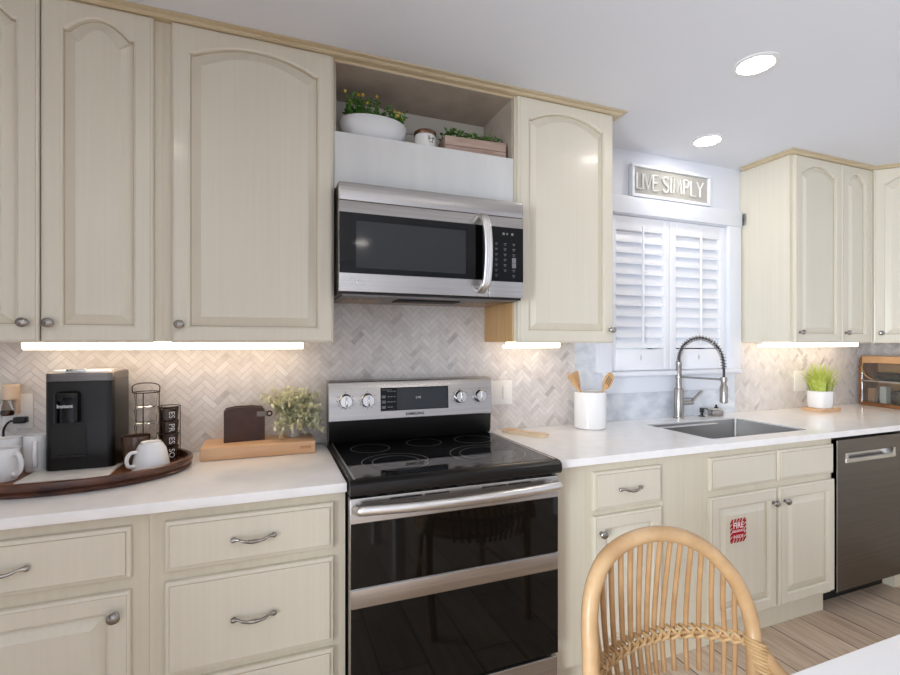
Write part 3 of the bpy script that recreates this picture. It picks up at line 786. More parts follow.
# spring coil around the hose
m = MB(); cp_ = []; turns = 30; n = len(arc); K = turns * 8
for i in range(K + 1):
    f = i / K * (n - 1) * .86; k = int(f); fr = f - k
    p = arc[k].lerp(arc[min(k + 1, n - 1)], fr); tg = (arc[min(k + 1, n - 1)] - arc[max(k - 1, 0)]).normalized()
    sx = Vector((1, 0, 0)); sy = tg.cross(sx).normalized(); a = 2 * pi * i / 8
    cp_.append(p + (sx * cos(a) + sy * sin(a)) * .0128)
m.tube(cp_, .0023, 6); m.build('spring', 'nickel', t)
m = MB(); m.lathe([(.0, 0), (.015, 0), (.019, .004), (.019, .085), (.0145, .092), (.011, .125), (.0, .125)], (fx, fyy - .29, 1.036), 24); m.box(fx + .017, fx + .024, fyy - .297, fyy - .283, 1.065, 1.085, bev=.002); m.build('spray_head', 'nickel', t)
m = MB(); m.cyl((fx, fyy, 1.154), (fx, fyy - .28, 1.158), .0055, 12); m.lathe([(.013, 0), (.016, .002), (.016, .022), (.013, .024)], (fx, fyy - .29, 1.147), 20); m.lathe([(.017, 0), (.0185, .002), (.0185, .016), (.017, .018)], (fx, fyy, 1.145), 20); m.build('support_arm', 'nickel', t)
m = MB(); m.cyl((fx + .02, fyy, 1.000), (fx + .105, fyy, 1.000), .0125, 16); m.tube([(fx + .098, fyy, 1.0), (fx + .110, fyy - .004, 1.02), (fx + .165, fyy - .012, 1.068)], [.010, .0085, .0075], 12); m.tube([(fx + .03, fyy, 1.028), (fx + .105, fyy, 1.024)], .004, 8); m.build('lever_handle', 'nickel', t)
t = thing('soap_dispenser', 'short dark soap dispenser right of the faucet base', 'dispenser', (2.165, -.05, CT))
m = MB(); m.lathe([(.019, 0), (.019, .004), (.008, .006), (.007, .022), (.012, .024), (.012, .05), (.0, .052)], (2.165, -.050, CT), 20); m.build('pump_body', 'black', t)
m = MB(); m.tube([(2.165, -.05, CT + .046), (2.165, -.085, CT + .05), (2.165, -.1, CT + .042)], .005, 8); m.build('spout', 'nickel', t)
t = thing('sponge_caddy', 'small metal sponge caddy behind the sink rim', 'caddy', (2.26, -.06, CT))
m = MB(); m.box(2.215, 2.300, -.085, -.045, CT + .001, CT + .035, bev=.004); m.build('caddy_tray', 'nickel', t)
m = MB(); m.box(2.222, 2.293, -.080, -.050, CT + .0355, CT + .046, bev=.003); m.build('sponge', 'potgrey', t)
m = MB(); m.lathe([(.012, 0), (.012, .006), (.005, .009), (.006, .02), (.0, .022)], (2.262, -.066, CT + .046), 14); m.build('brush_knob', 'black', t)

# ------------------------------------------------------------------ right counter things
cx, cy = 1.305, -.128
m = MB(); m.lathe([(.0, .0), (.072, 0), (.080, .006), (.080, .182), (.078, .186), (.075, .184), (.074, .012), (.0, .012)], (cx, cy, CT + .0005), 48)
tag(m.build('utensil_crock', 'white'), 'white cylindrical utensil crock on the counter under the window', 'crock')
def utensil(name, label, base, tip, w, kind):
    b, tp = Vector(base), Vector(tip); d = (tp - b).normalized(); L = (tp - b).length
    t = thing(name, label, 'utensil', base)
    m = MB(); m.tube([b, b + d * L * .70, b + d * L * .80], [.0055, .0055, .007], 10); m.build('handle', 'spoon', t)
    side = d.cross(Vector((0.35, -1, 0))).normalized(); nrm = side.cross(d).normalized()
    m = MB(); c = b + d * L * .88
    N1 = 20; hl = L * .16; pts = []
    for k in range(N1):
        a = 2 * pi * k / N1
        if kind == 'spoon': u, v = hl * cos(a), w * sin(a)
        else: u, v = hl * max(-1, min(1, 1.3 * cos(a))), w * max(-1, min(1, 1.25 * sin(a))) * (.75 + .25 * cos(a))
        pts.append((u, v))
    vs = [c + d * u + side * v + nrm * .003 for u, v in pts] + [c + d * u + side * v - nrm * .003 for u, v in pts]
    fs = [tuple(range(N1)), tuple(reversed(range(N1, 2 * N1)))] + [(k, (k + 1) % N1, N1 + (k + 1) % N1, N1 + k) for k in range(N1)]
    m.add(vs, fs); o = m.build('blade', 'spoon', t)
    if kind == 'spoon':
        m = MB()
        for s in (-1, 0, 1):
            q = [c + d * u + side * (s * w * .42 + v) + nrm * .0036 for u, v in ((-hl * .45, -.0022), (hl * .45, -.0022), (hl * .45, .0022), (-hl * .45, .0022))]
            q2 = [p - nrm * .0075 for p in q]
            m.add(q + q2, [(0, 1, 2, 3), (7, 6, 5, 4), (0, 1, 5, 4), (1, 2, 6, 5), (2, 3, 7, 6), (3, 0, 4, 7)])
        m.build('slots', 'slot', o)
zb = CT + .02
utensil('slotted_spoon', 'wooden slotted spoon leaning right in the white crock', (cx - .05, cy - .030, zb), (cx + .112, cy - .025, 1.184), .035, 'spoon')
utensil('wooden_spatula', 'wooden spatula leaning furthest left in the white crock', (cx + .060, cy - .004, zb), (cx - .126, cy - .006, 1.182), .015, 'flat')
utensil('wooden_spatula', 'pale wooden spatula standing behind the others in the white crock', (cx + .02, cy + .045, zb), (cx - .060, cy + .038, 1.192), .024, 'flat')
utensil('wooden_spoon', 'thin wooden utensil between the two spatulas in the crock', (cx + .045, cy + .022, zb), (cx - .094, cy + .014, 1.178), .012, 'flat')

# spoon rest
t = thing('spoon_rest', 'pale wooden spoon rest on the counter right of the range', 'spoon rest', (.9, -.14, CT))
m = MB(); pts = [(.905 + (p.x - .925) * 1.3, p.y) for p in bez([(.865, -.075, 0), (.885, -.045, 0), (.920, -.055, 0), (.940, -.13, 0), (.955, -.175, 0), (.985, -.225, 0), (.975, -.262, 0), (.945, -.265, 0), (.922, -.225, 0), (.902, -.175, 0), (.876, -.125, 0)], 4)]
m.prism(pts, 'Z', CT + .0005, CT + .013); m.build('rest_board', 'spoon_pale', t)
m = MB(); m.lathe([(.018, 0), (.020, .002), (.016, .003), (.0, .001)], (.868, -.092, CT + .0125), 20, sy=1.4); m.build('bowl_rim', 'spoon', t)

# trivet and grass plant
def rot_pts(c, rz, pts): return [(c[0] + x * cos(rz) - y * sin(rz), c[1] + x * sin(rz) + y * cos(rz)) for x, y in pts]
m = MB(); pc = (3.09, -.145); pts = []
for k in range(40):
    a = 2 * pi * k / 40; e = .5
    pts.append((.098 * math.copysign(abs(cos(a)) ** e, cos(a)), .070 * math.copysign(abs(sin(a)) ** e, sin(a))))
m.prism(rot_pts(pc, R(-8), pts), 'Z', CT + .0005, CT + .020); tag(m.build('wooden_trivet', 'board'), 'wooden trivet under the grass plant', 'trivet')
t = thing('grass_planter', 'white square planter of bright grass on a wooden trivet', 'plant', (3.070, -.150, CT + .021), R(-8)); LOCAL.add(t.name)
m = MB()
def rr(h, z, r=.014):
    pts = []
    for (sx, sy, a0) in ((1, 1, 0), (-1, 1, 90), (-1, -1, 180), (1, -1, 270)):
        for k in range(5): pts.append((sx * (h[0] - r) + r * cos(R(a0 + 22.5 * k)), sy * (h[1] - r) + r * sin(R(a0 + 22.5 * k)), z))
    return pts
m.loops([rr((.062, .050), 0, .04), rr((.066, .054), .006, .042), rr((.069, .056), .106, .042), rr((.066, .053), .108, .04), rr((.064, .051), .095, .04)], [0] * 5, True, True); m.build('planter', 'white', t)
m = MB(); rg = random.Random(2)
for i in range(230):
    bx, by = rg.uniform(-.054, .054), rg.uniform(-.040, .040)
    a = math.atan2(by * 1.3, bx) + rg.gauss(0, .5); ln = rg.uniform(.12, .205); lean = rg.uniform(.1, 1.05) * min(1, .35 + abs(bx) / .07)
    dx, dyv = cos(a), sin(a); w = rg.uniform(.0035, .006); px, py = -dyv, dx; vs = []
    for k in range(5):
        f = k / 4; th = lean * f
        r = ln * f * sin(th * 1.0); h = ln * f * cos(th)
        ww = w * (1 - f) ** .7 + .0002
        X, Y, Z = bx + dx * r, by + dyv * r, .093 + h
        vs += [(X + px * ww, Y + py * ww, Z), (X - px * ww, Y - py * ww, Z)]
    if max(v[1] for v in vs) > .105: continue
    m.add(vs, [(2 * k, 2 * k + 1, 2 * k + 3, 2 * k + 2) for k in range(4)])
m.build('grass_blades', 'grass', t)

# bread box (local frame: front face towards -y_local, turned to face the room)
t = thing('bread_box', 'two-tier wooden bread box with a clear front in the counter corner', 'bread box', (3.672, -.040, CT + .0005), R(-90 - 14)); LOCAL.add(t.name)
BW, BD, BH = .44, .145, .345     # x along front, y depth (into +y), z
m = MB()
prof = [(0.012, 0), (BD, 0), (BD, BH), (.05, BH), (.02, BH - .008), (.004, BH - .03), (.012, BH - .06), (.0, BH - .075), (-.0, .012)]
m.prism([(y, z) for y, z in prof], 'X', 0, .014); m.prism([(y, z) for y, z in prof], 'X', BW - .014, BW); m.build('side_panel', 'breaddark', t)
m = MB(); m.box(.014, BW - .014, .006, BD, BH - .05, BH, bev=.006); m.build('top_board', 'breadwood', t)
m = MB(); m.box(.014, BW - .014, -.002, BD, 0, .024, bev=.004); m.build('bottom_board', 'breaddark', t)
m = MB(); m.box(.014, BW - .014, BD - .008, BD, .024, BH - .05); m.build('back_panel', 'breadwood', t)
m = MB(); m.box(.014, BW - .014, .02, BD - .008, .165, .175); m.build('middle_shelf', 'steel_plain', t)
m = MB(); pts = bez([(.0, .012, BH - .055), (.0, -.002, BH - .09), (.0, .0, .2), (.0, .015, .17)], 5)
m.tube([(.02 + .09 * (1 - (p.z - .17) / .13) ** 3, p.y, p.z) for p in pts], .0035, 8); m.build('front_rim', 'breadwood', t)
m = MB(); m.box(.016, BW - .016, .006, .009, .178, BH - .052); m.box(.016, BW - .016, .006, .009, .026, .160); m.build('clear_front', 'pane', t)
Mb = Matrix.Translation(t.location) @ Matrix.Rotation(t.rotation_euler.z, 4, 'Z')
def inbox(name, label, cat, mb, mt): mb.xf(Mb); return tag(mb.build(name, mt), label, cat)
m = MB(); m.box(.075, .25, .03, .12, .1752, .232, bev=.022); inbox('bread_bag', 'shiny black bag on the upper tier of the bread box', 'bag', m, 'black')
m = MB(); m.box(.020, .065, .05, .12, .0242, .118, bev=.004); inbox('snack_packet', 'tan packet at the near end of the bread box lower tier', 'packet', m, 'tanpack')
m = MB(); m.lathe([(.024, 0), (.026, .004), (.026, .095), (.02, .105), (.0, .105)], (.098, .075, .0242), 20); inbox('tin_can', 'silver can beside the tan packet in the bread box', 'can', m, 'silverpack')
m = MB(); m.box(.128, .168, .02, .06, .0242, .137, bev=.004); inbox('snack_packet', 'narrow white packet in the bread box lower tier', 'packet', m, 'whitepack')
m = MB(); m.box(.18, .27, .03, .12, .0242, .115, bev=.02); inbox('foil_bag', 'dark grey foil bag right of the white packet', 'bag', m, 'dark_steel')

# ------------------------------------------------------------------ left counter: tray and coffee things
TX, TY, TA, TB = -.815, -.252, .335, .2405
TZ = CT + .0145
t = thing('serving_tray', 'dark oval wooden tray holding the coffee things', 'tray', (TX, TY, CT))
def ell(a, b, z): return [(TX + a * cos(2 * pi * k / 72), TY + b * sin(2 * pi * k / 72), z) for k in range(72)]
def el(i, z): return ell(TA - i, TB - i, z)
m = MB(); z = CT + .0008
m.loops([el(.016, z), el(.008, z + .001), el(.004, z + .008), el(.010, z + .014), el(.003, z + .020), el(0, z + .030), el(.002, z + .038), el(.008, z + .041), el(.016, z + .038), el(.020, z + .0135)], [0] * 10, False, True)
m.build('rim', 'tray', t)
m = MB(); m.loops([el(.0195, z + .002), el(.0195, z + .0135)], [0, 0], True, True); m.build('tray_floor', 'tray_light', t)
TZ = CT + .0148
# coffee maker
x0, x1, y0, y1 = -.905, -.716, -.250, -.046; H = .322
t = thing('coffee_maker', 'tall black pod coffee maker standing on the oval tray', 'coffee maker', (-.81, -.15, TZ + .005))
def rbox(m, x0, x1, y0, y1, z0, z1, r, mi=0, seg=8, rt=.006):
    def lp(i, z):
        pts = []
        for (cx, cy, a0) in ((x1 - r, y1 - r, 0), (x0 + r, y1 - r, 90), (x0 + r, y0 + r, 180), (x1 - r, y0 + r, 270)):
            for k in range(seg + 1): pts.append((cx + (r - i) * cos(R(a0 + 90 * k / seg)), cy + (r - i) * sin(R(a0 + 90 * k / seg)), z))
        return pts
    m.loops([lp(0, z0), lp(0, z1 - rt), lp(rt * .3, z1 - rt * .3), lp(rt, z1)], [mi] * 4, True, True)
m = MB(); rbox(m, x0, x1, y0, y1, TZ + .005, TZ + H - .028, .024, rt=.001); cmb = m.build('machine_body', mat('coffee_maker_shell', (20, 18, 17), .3, .2), t)
m = MB(); rbox(m, x0, x1, y0, y1, TZ + H - .0275, TZ + H, .024); m.build('top_band', 'dark_steel', t)
m = MB(); rbox(m, x0 + .012, x1 - .012, y0 + .01, y1 - .01, TZ + H, TZ + H + .007, .03); m.build('lid', 'steel_plain', t)
m = MB(); m.box(x0 + .055, x0 + .11, y0 + .006, y0 + .05, TZ + H + .003, TZ + H + .012, bev=.003); m.build('lid_latch', 'chrome', t)
m = MB(); rbox(m, x0 + .034, x0 + .100, y0 - .032, y0 + .04, TZ + .163, TZ + .262, .014, rt=.01); m.build('brew_head', 'blackglass', t)
m = MB(); text_mb(m, 'Instant', .0155, facing(x0 + .067, y0 - .0325, TZ + .216), ext=.0005, off=.0004); m.build('lettering', 'print', t)
m = MB()
def arch_pts(xa, xb, za, zb_, r):
    pts = [(xa, za), (xb, za)]
    for k in range(7): pts.append((xb - r + r * cos(R(15 * k)), zb_ - r + r * sin(R(15 * k))))
    for k in range(7): pts.append((xa + r + r * cos(R(90 + 15 * k)), zb_ - r + r * sin(R(90 + 15 * k))))
    return pts
m.prism(arch_pts(x0 + .022, x0 + .116, TZ + .05, TZ + .155, .02), 'Y', y0 - .0012, y0 + .01); m.build('cup_recess', 'blackmatt', t)
m = MB(); m.box(x0 + .022, x0 + .116, y0 - .006, y0 + .01, TZ + .044, TZ + .052, bev=.002); m.box(x0 + .055, x0 + .08, y0 - .008, y0 - .004, TZ + .053, TZ + .057); m.build('drip_ledge', 'black', t)
m = MB(); m.box(-.935, -.70, -.365, -.20, TZ, TZ + .0045, bev=.0015); tag(m.build('paper_mat', 'whitepl'), 'light paper mat under the coffee maker on the tray', 'mat')

# mugs
def mug(label, x, y, h, r, rz, mt='white', name='coffee_mug', group=None, zz=TZ, handle=True):
    t = thing(name, label, 'mug', (x, y, zz + .0004), rz, group); LOCAL.add(t.name)
    m = MB(); m.lathe([(.0, .0), (r * .80, 0), (r * .86, .003), (r * .95, h * .3), (r, h - .004), (r * .985, h), (r * .93, h - .002), (r * .90, h * .3), (r * .8, .008), (.0, .008)], (0, 0, 0), 36); m.build('cup_body', mt, t)
    if not handle: return t
    m = MB(); m.tube(bez([(r * .93, 0, h * .80), (r * 1.35, 0, h * .84), (r * 1.62, 0, h * .62), (r * 1.55, 0, h * .36), (r * 1.2, 0, h * .2), (r * .88, 0, h * .22)], 6), [.0065] * 31, 12); m.build('handle', mt, t)
    return t
G = 'white mugs at the tray left end'
mug('white mug standing left of the coffee maker with its handle to the front', -.942, -.196, .118, .034, R(-75), group=G)
mug('white mug at the back left, touching the photo edge', -1.018, -.195, .112, .037, R(100), group=G)
mug('frontmost white mug with a round handle at the photo left edge', -.985, -.300, .098, .040, R(-30), group=G)
# upturned cup
t = thing('coffee_cup', 'white cup turned upside down at the tray front', 'cup', (-.597, -.298, TZ), R(222)); LOCAL.add(t.name)
m = MB(); m.lathe([(.054, .0005), (.056, .002), (.052, .03), (.044, .066), (.034, .084), (.030, .0855), (.030, .090), (.027, .090), (.025, .087), (.0, .087)], (0, 0, 0), 36); m.build('cup_body', 'white', t)
m = MB(); m.tube(bez([(.046, 0, .062), (.066, 0, .062), (.077, 0, .044), (.072, 0, .022), (.052, 0, .018)], 6), .006, 12); m.build('handle', 'white', t)
mug('dark brown cup behind the upturned white cup', -.657, -.222, .100, .0425, 0, 'browncup', 'brown_cup', handle=False)
# glass cups stacked in a wire rack
rx, ry = -.648, -.126
t = thing('wire_cup_rack', 'wire rack holding stacked clear glass cups on the tray', 'rack', (rx, ry, TZ))
m = MB()
def circ(x, y, z, r, n=28): return [(x + r * cos(2 * pi * k / n), y + r * sin(2 * pi * k / n), z) for k in range(n)]
m.tube(circ(rx, ry, TZ + .003, .036), .0018, 6, closed=True); m.tube(circ(rx, ry, TZ + .24, .043), .0018, 6, closed=True)
for a in (30, 150, 270): m.cyl((rx + .043 * cos(R(a)), ry + .043 * sin(R(a)), TZ + .003), (rx + .043 * cos(R(a)), ry + .043 * sin(R(a)), TZ + .24), .0018, 6); m.cyl((rx, ry, TZ + .003), (rx + .043 * cos(R(a)), ry + .043 * sin(R(a)), TZ + .003), .0015, 6)
m.tube(bez([(rx - .042, ry, TZ + .24), (rx - .042, ry, TZ + .262), (rx - .02, ry, TZ + .272), (rx + .02, ry, TZ + .272), (rx + .042, ry, TZ + .262), (rx + .042, ry, TZ + .24)], 5), .0018, 6)
m.build('wire_frame', 'wire', t)
g0 = None
for k, nm in enumerate(('bottom', 'second', 'third', 'top')):
    lb = {'bottom': 'lowest clear glass cup in the wire rack, behind the brown cup', 'second': 'second clear glass cup from the bottom of the wire rack', 'third': 'third clear glass cup up in the wire rack', 'top': 'topmost clear glass cup of the wire rack'}[nm]
    zz = TZ + .0055 + k * .060
    if g0 is None:
        mm = MB(); mm.lathe([(.0, 0), (.030, 0), (.033, .003), (.037, .054), (.0355, .0545), (.032, .006), (.0, .005)], (0, 0, 0), 28)
        g0 = mm.build('glass_cup', 'glass'); g0.location = (rx, ry, zz); o = g0
    else:
        o = g0.copy(); C.objects.link(o); o.location = (rx, ry, zz)
    tag(o, lb, 'cup', 'glass cups stacked in the wire rack')
# espresso cups
ex, ey = -.566, -.182
t = thing('wire_cup_rack', 'wire rack holding dark lettered espresso cups at the tray end', 'rack', (ex, ey, TZ))
m = MB()
m.tube(circ(ex, ey, TZ + .003, .033), .0016, 6, closed=True); m.tube(circ(ex, ey, TZ + .192, .036), .0016, 6, closed=True); m.tube(circ(ex, ey, TZ + .098, .036), .0014, 6, closed=True)
for a in (20, 140, 230, 320): m.cyl((ex + .036 * cos(R(a)), ey + .036 * sin(R(a)), TZ + .003), (ex + .036 * cos(R(a)), ey + .036 * sin(R(a)), TZ + .192), .0016, 6)
for a in (20, 140): m.cyl((ex + .036 * cos(R(a)), ey + .036 * sin(R(a)), TZ + .003), (ex + .036 * cos(R(a + 180)), ey + .036 * sin(R(a + 180)), TZ + .003), .0014, 6)
m.build('wire_frame', 'wire', t)
words_ = ('SO', 'ES', 'PR', 'ES')
mm = MB(); mm.lathe([(.0, 0), (.026, 0), (.029, .003), (.0325, .043), (.0315, .044), (.028, .006), (.0, .005)], (0, 0, 0), 28)
e0 = None
for k, nm in enumerate(('lowest', 'second from the bottom', 'second from the top', 'topmost')):
    zz = TZ + .0055 + k * .0455
    lt = {0: 'SO', 1: 'ES', 2: 'PR', 3: 'ES'}[k]
    if e0 is None: o = mm.build('espresso_cup', 'espresso'); e0 = o
    else: o = e0.copy(); C.objects.link(o)
    o.location = (ex, ey, zz)
    tag(o, 'dark espresso cup, %s in the wire rack' % nm, 'cup', 'espresso cups stacked in the wire rack')
    tm = MB(); text_mb(tm, lt, .026, Matrix.Translation((.0, -.0335, .022)) @ Matrix.Rotation(pi / 2, 4, 'X') @ Matrix.Rotation(-pi / 2, 4, 'Z'), ext=.0008)
    me_root = o; LOCAL.add(o.name); tm.xf(Matrix.Rotation(R(25), 4, 'Z')); tm.build('lettering', 'print', o)

# scent warmer and plug
t = thing('scent_warmer', 'peach plug-in scent warmer with amber oil at the outlet', 'air freshener', (-1.068, -.05, 1.09))
m = MB(); m.lathe([(.0, 0), (.020, 0), (.024, .004), (.0255, .05), (.022, .055), (.0, .055)], (-1.068, -.052, 1.150), 24); m.box(-1.083, -1.053, -.045, -.0165, 1.10, 1.16, bev=.004); m.build('warmer_cap', 'peach', t)
m = MB(); m.lathe([(.0, 0), (.016, .001), (.019, .008), (.016, .028), (.011, .044), (.011, .052)], (-1.070, -.068, 1.098), 20); m.build('oil_bottle', 'glass', t)
m = MB(); m.lathe([(.0, .002), (.014, .003), (.0165, .008), (.0155, .018), (.0, .019)], (-1.070, -.068, 1.098), 20); m.build('scented_oil', 'amber', t)
t = thing('power_cord', 'black plug and cord running down from the outlet', 'cord', (-1.06, -.03, 1.07))
m = MB(); m.box(-1.066, -1.03, -.045, -.0168, 1.066, 1.088, bev=.004); m.build('plug', 'black', t)
m = MB(); m.tube(bez([(-1.064, -.035, 1.076), (-1.078, -.040, 1.072), (-1.092, -.040, 1.045), (-1.098, -.035, .99), (-1.15, -.022, .935), (-1.2, -.020, CT + .005)], 6), .0035, 8); m.build('cord', 'cord', t)

# cutting board, brown case, leafy pot
t = thing('cutting_board', 'thick maple cutting board between the tray and the range', 'cutting board', (-.262, -.11, CT))
m = MB(); m.box(-.466, -.058, -.197, -.014, CT + .0005, CT + .047, bev=.003); m.build('board_block', 'board', t)
m = MB(); m.box(-.115, -.075, -.1985, -.1965, CT + .020, CT + .031, bev=.0008); m.build('handle_slot', mat('board_groove', (196, 146, 104), .6), t)
t = thing('brown_case', 'small dark brown upright case with a grey tab on the cutting board', 'case', (-.322, -.078, CT + .0475), R(6)); LOCAL.add(t.name)
def case_pts(s=0): 
    return [(-.074 + s, .0), (.074 - s, .0), (.074 - s, .118), (.066 - s, .128), (.03, .134 - s), (-.03, .134 - s), (-.066 + s, .128), (-.074 + s, .118)]
m = MB(); m.prism(case_pts(), 'Y', -.032, -.008); m.build('front_panel', 'leather', t)
m = MB(); m.prism([(x * .985, z * 1.02) for x, z in case_pts()], 'Y', -.007, .004); m.build('back_panel', 'leather', t)
m = MB(); m.box(.044, .082, -.0345, -.032, .094, .114, bev=.001); tb = m.build('tab', 'greytab', t)
m = MB(); m.tube([(.091 + .009 * cos(2 * pi * k / 20), -.033, .104 + .009 * sin(2 * pi * k / 20)) for k in range(20)], .0032, 8, closed=True); m.build('grommet', 'leather', t)
t = thing('leafy_plant', 'pale leafy plant in a small grey ribbed pot on the cutting board', 'plant', (-.137, -.070, CT + .0475)); LOCAL.add(t.name)
m = MB(); n = 48; vs = []
prof = [(.022, 0), (.024, .003), (.028, .060), (.026, .062), (.023, .05)]
for r, h in prof:
    for k in range(n):
        a = 2 * pi * k / n; q = r * (1 + (.035 if k % 4 < 2 else -.035) * (1 if .003 < h + 1e-6 else 0)); vs.append((q * cos(a), q * sin(a), h))
fs = [(i * n + k, i * n + (k + 1) % n, (i + 1) * n + (k + 1) % n, (i + 1) * n + k) for i in range(len(prof) - 1) for k in range(n)] + [tuple(range(n)), tuple((len(prof) - 1) * n + k for k in range(n))]
m.add(vs, fs); m.build('pot', 'potgrey', t)
def leaf(m, p, d, ln, w, up=Vector((0, 0, 1)), curl=.25, mi=0):
    d = d.normalized(); s = d.cross(up)
    s = s.normalized() if s.length > 1e-3 else Vector((1, 0, 0)); n = s.cross(d)
    c = [p, p + d * ln * .45 + n * curl * ln * .3, p + d * ln - n * curl * ln * .15]
    m.add([c[0], c[1] + s * w - n * w * .3, c[2], c[1] - s * w - n * w * .3, c[1]], [(0, 1, 4), (1, 2, 4), (2, 3, 4), (3, 0, 4)], mi)
rg = random.Random(12); m = MB(); ms = MB()
def clear(p): return p.y < .056 and p.x < .128 and p.z > .012 and not (p.x < -.082 and p.z < .137)
for i in range(270):
    a = rg.uniform(0, 2 * pi); el_ = rg.uniform(-.35, 1.45); L_ = rg.uniform(.08, .19)
    ex_ = Vector((cos(a) * cos(el_) * 1.12 - .10, sin(a) * cos(el_) * .6, sin(el_) * .78)); tip = Vector((0, 0, .06)) + ex_ * L_
    if not clear(tip): continue
    mid = Vector((0, 0, .06)).lerp(tip, .55) + Vector((0, 0, .018)); cur = bez([(0, 0, .05), mid, tip], 5); ms.tube(cur, .0009, 4)
    for j in range(3, len(cur)):
        for s_ in range(2):
            dd = Vector((rg.gauss(0, 1), rg.gauss(0, .7), rg.gauss(.25, .7))); ln_ = rg.uniform(.016, .028)
            if clear(cur[j]) and clear(cur[j] + dd.normalized() * (ln_ + .008)): leaf(m, cur[j], dd, ln_, rg.uniform(.004, .0065))
m.build('foliage', 'leafpale', t); ms.build('stems', 'leafpale', t)

# ------------------------------------------------------------------ niche items
SH = 2.1505
t = thing('flower_bowl', 'white oval bowl of yellow flowers in the niche above the microwave', 'plant', (.170, -.205, SH)); LOCAL.add(t.name)
m = MB(); m.lathe([(.0, 0), (.07, 0), (.105, .012), (.133, .050), (.140, .085), (.134, .098), (.128, .098), (.132, .084), (.12, .05), (.0, .03)], (0, 0, 0), 48, sy=.62); m.build('bowl', 'bowl', t)
m = MB(); m.lathe([(.125, .080), (.125, .088), (.0, .092)], (0, 0, 0), 32, sy=.6); m.build('soil', 'soil', t)
rg = random.Random(21); m = MB(); fl = MB(); st = MB()
for i in range(110):
    x = rg.uniform(-.105, .125); y = rg.uniform(-.06, .06); h = rg.uniform(.03, .098) * (1.0 if x < .03 else .75)
    top = Vector((x * 1.02 + rg.gauss(0, .012), y + rg.gauss(0, .010), .09 + h)); st.tube([(x, y, .085), top], .0012, 4)
    for j in range(7):
        p = Vector((x, y, .09)).lerp(top, rg.uniform(.3, 1.0)); dd = Vector((rg.gauss(0, 1), rg.gauss(0, 1), rg.gauss(.4, .6))); leaf(m, p, dd, rg.uniform(.012, .022), rg.uniform(.0045, .0075))
for (x, y, z) in ((-.118, -.03, .195), (-.05, -.045, .185), (.012, -.02, .202), (-.035, -.062, .148), (.076, -.058, .135), (.098, -.05, .135), (.108, -.055, .110), (-.1, -.05, .145), (.015, .0, .170), (.088, -.062, .118), (-.06, .0, .205)):
    st.tube([(x * .9, y * .9, .085), (x, y, z)], .001, 4)
    for k in range(6):
        a = 2 * pi * k / 6; leaf(fl, Vector((x, y, z)), Vector((cos(a), -.35, sin(a))), .0095, .0045)
    fl.lathe([(.0, -.003), (.003, 0), (.0, .003)], (x, y - .002, z), 8)
m.build('foliage', 'leafdark', t); fl.build('flowers', 'yellow', t); st.build('stems', 'leafdark', t)
t = thing('candle_jar', 'small white lettered candle jar between the flower bowl and the wooden planter', 'candle', (.384, -.235, SH)); LOCAL.add(t.name)
m = MB(); m.lathe([(.0, .0005), (.042, .0005), (.045, .004), (.045, .062), (.043, .066), (.0, .066)], (0, 0, 0), 32); m.build('jar', 'jar', t)
m = MB(); m.lathe([(.046, .066), (.047, .068), (.047, .080), (.045, .082), (.0, .082)], (0, 0, 0), 32); m.build('lid', 'copper', t)
m = MB()
for dx, z, w, h in ((-.012, .045, .003, .018), (-.004, .045, .008, .003), (.006, .042, .003, .016), (.012, .048, .006, .003), (.0, .03, .02, .002)): m.box(dx - w / 2, dx + w / 2, -.0455, -.0435, z - h / 2, z + h / 2)
m.xf(Matrix.Rotation(R(18), 4, 'Z')); m.build('label', 'printdark', t)
t = thing('plank_planter', 'weathered wooden planter box with green leaves in the niche', 'plant', (.605, -.222, SH), R(-3)); LOCAL.add(t.name)
m = MB(); hw, hd, hh = .140, .052, .074
m.box(-hw, hw, -hd, -hd + .010, .0005, hh * .46, bev=.001); m.box(-hw, hw, -hd, -hd + .010, hh * .49, hh, bev=.001); m.box(-hw, hw, hd - .01, hd, .0005, hh); m.box(-hw, -hw + .01, -hd + .01, hd - .01, .0005, hh); m.box(hw - .01, hw, -hd + .01, hd - .01, .0005, hh); m.box(-hw + .01, hw - .01, -hd + .01, hd - .01, .0005, .012); m.build('box', 'barn', t)
rg = random.Random(5); m = MB()
for i in range(620):
    x, y = rg.uniform(-.132, .120), rg.uniform(-.045, .045); h = rg.uniform(0, .048) * (1 - .25 * (x + .13) / .25)
    leaf(m, Vector((x, y, hh - .012 + h)), Vector((rg.gauss(0, 1) - .2 * (x < -.1), rg.gauss(0, 1), rg.gauss(.5, .6))), rg.uniform(.014, .022), rg.uniform(.005, .008))
m.build('foliage', 'leafdark', t)

# ------------------------------------------------------------------ fire sticker on the sink door
sy = -.6315
t = thing('fire_sticker', 'red and white fire notice sticker on the sink cabinet door', 'sticker', (1.71, sy, .52))
a0, a1, c0, c1 = 1.663, 1.760, .467, .571
m = MB(); m.box(a0 + .013, a1 - .013, sy - .0016, sy - .0004, c0 + .015, c1 - .015); m.build('sticker_field', 'red', t)
m = MB()
for k in range(5):      # hatched border
    x = a0 + .001 + k * .0185
    for z in (c0, c1 - .014): m.prism([(x, z), (x + .009, z), (x + .018, z + .014), (x + .009, z + .014)], 'Y', sy - .0017, sy - .0005)
for k in range(5):
    z = c0 + .006 + k * .0185
    for x in (a0, a1 - .012): m.prism([(x, z), (x + .012, z + .009), (x + .012, z + .018), (x, z + .009)], 'Y', sy - .0017, sy - .0005)
m.build('hatched_border', 'red', t)
m = MB(); text_mb(m, 'FIRE', .036, facing(1.7115, sy - .0018, .541), ext=.0003, off=.0008)
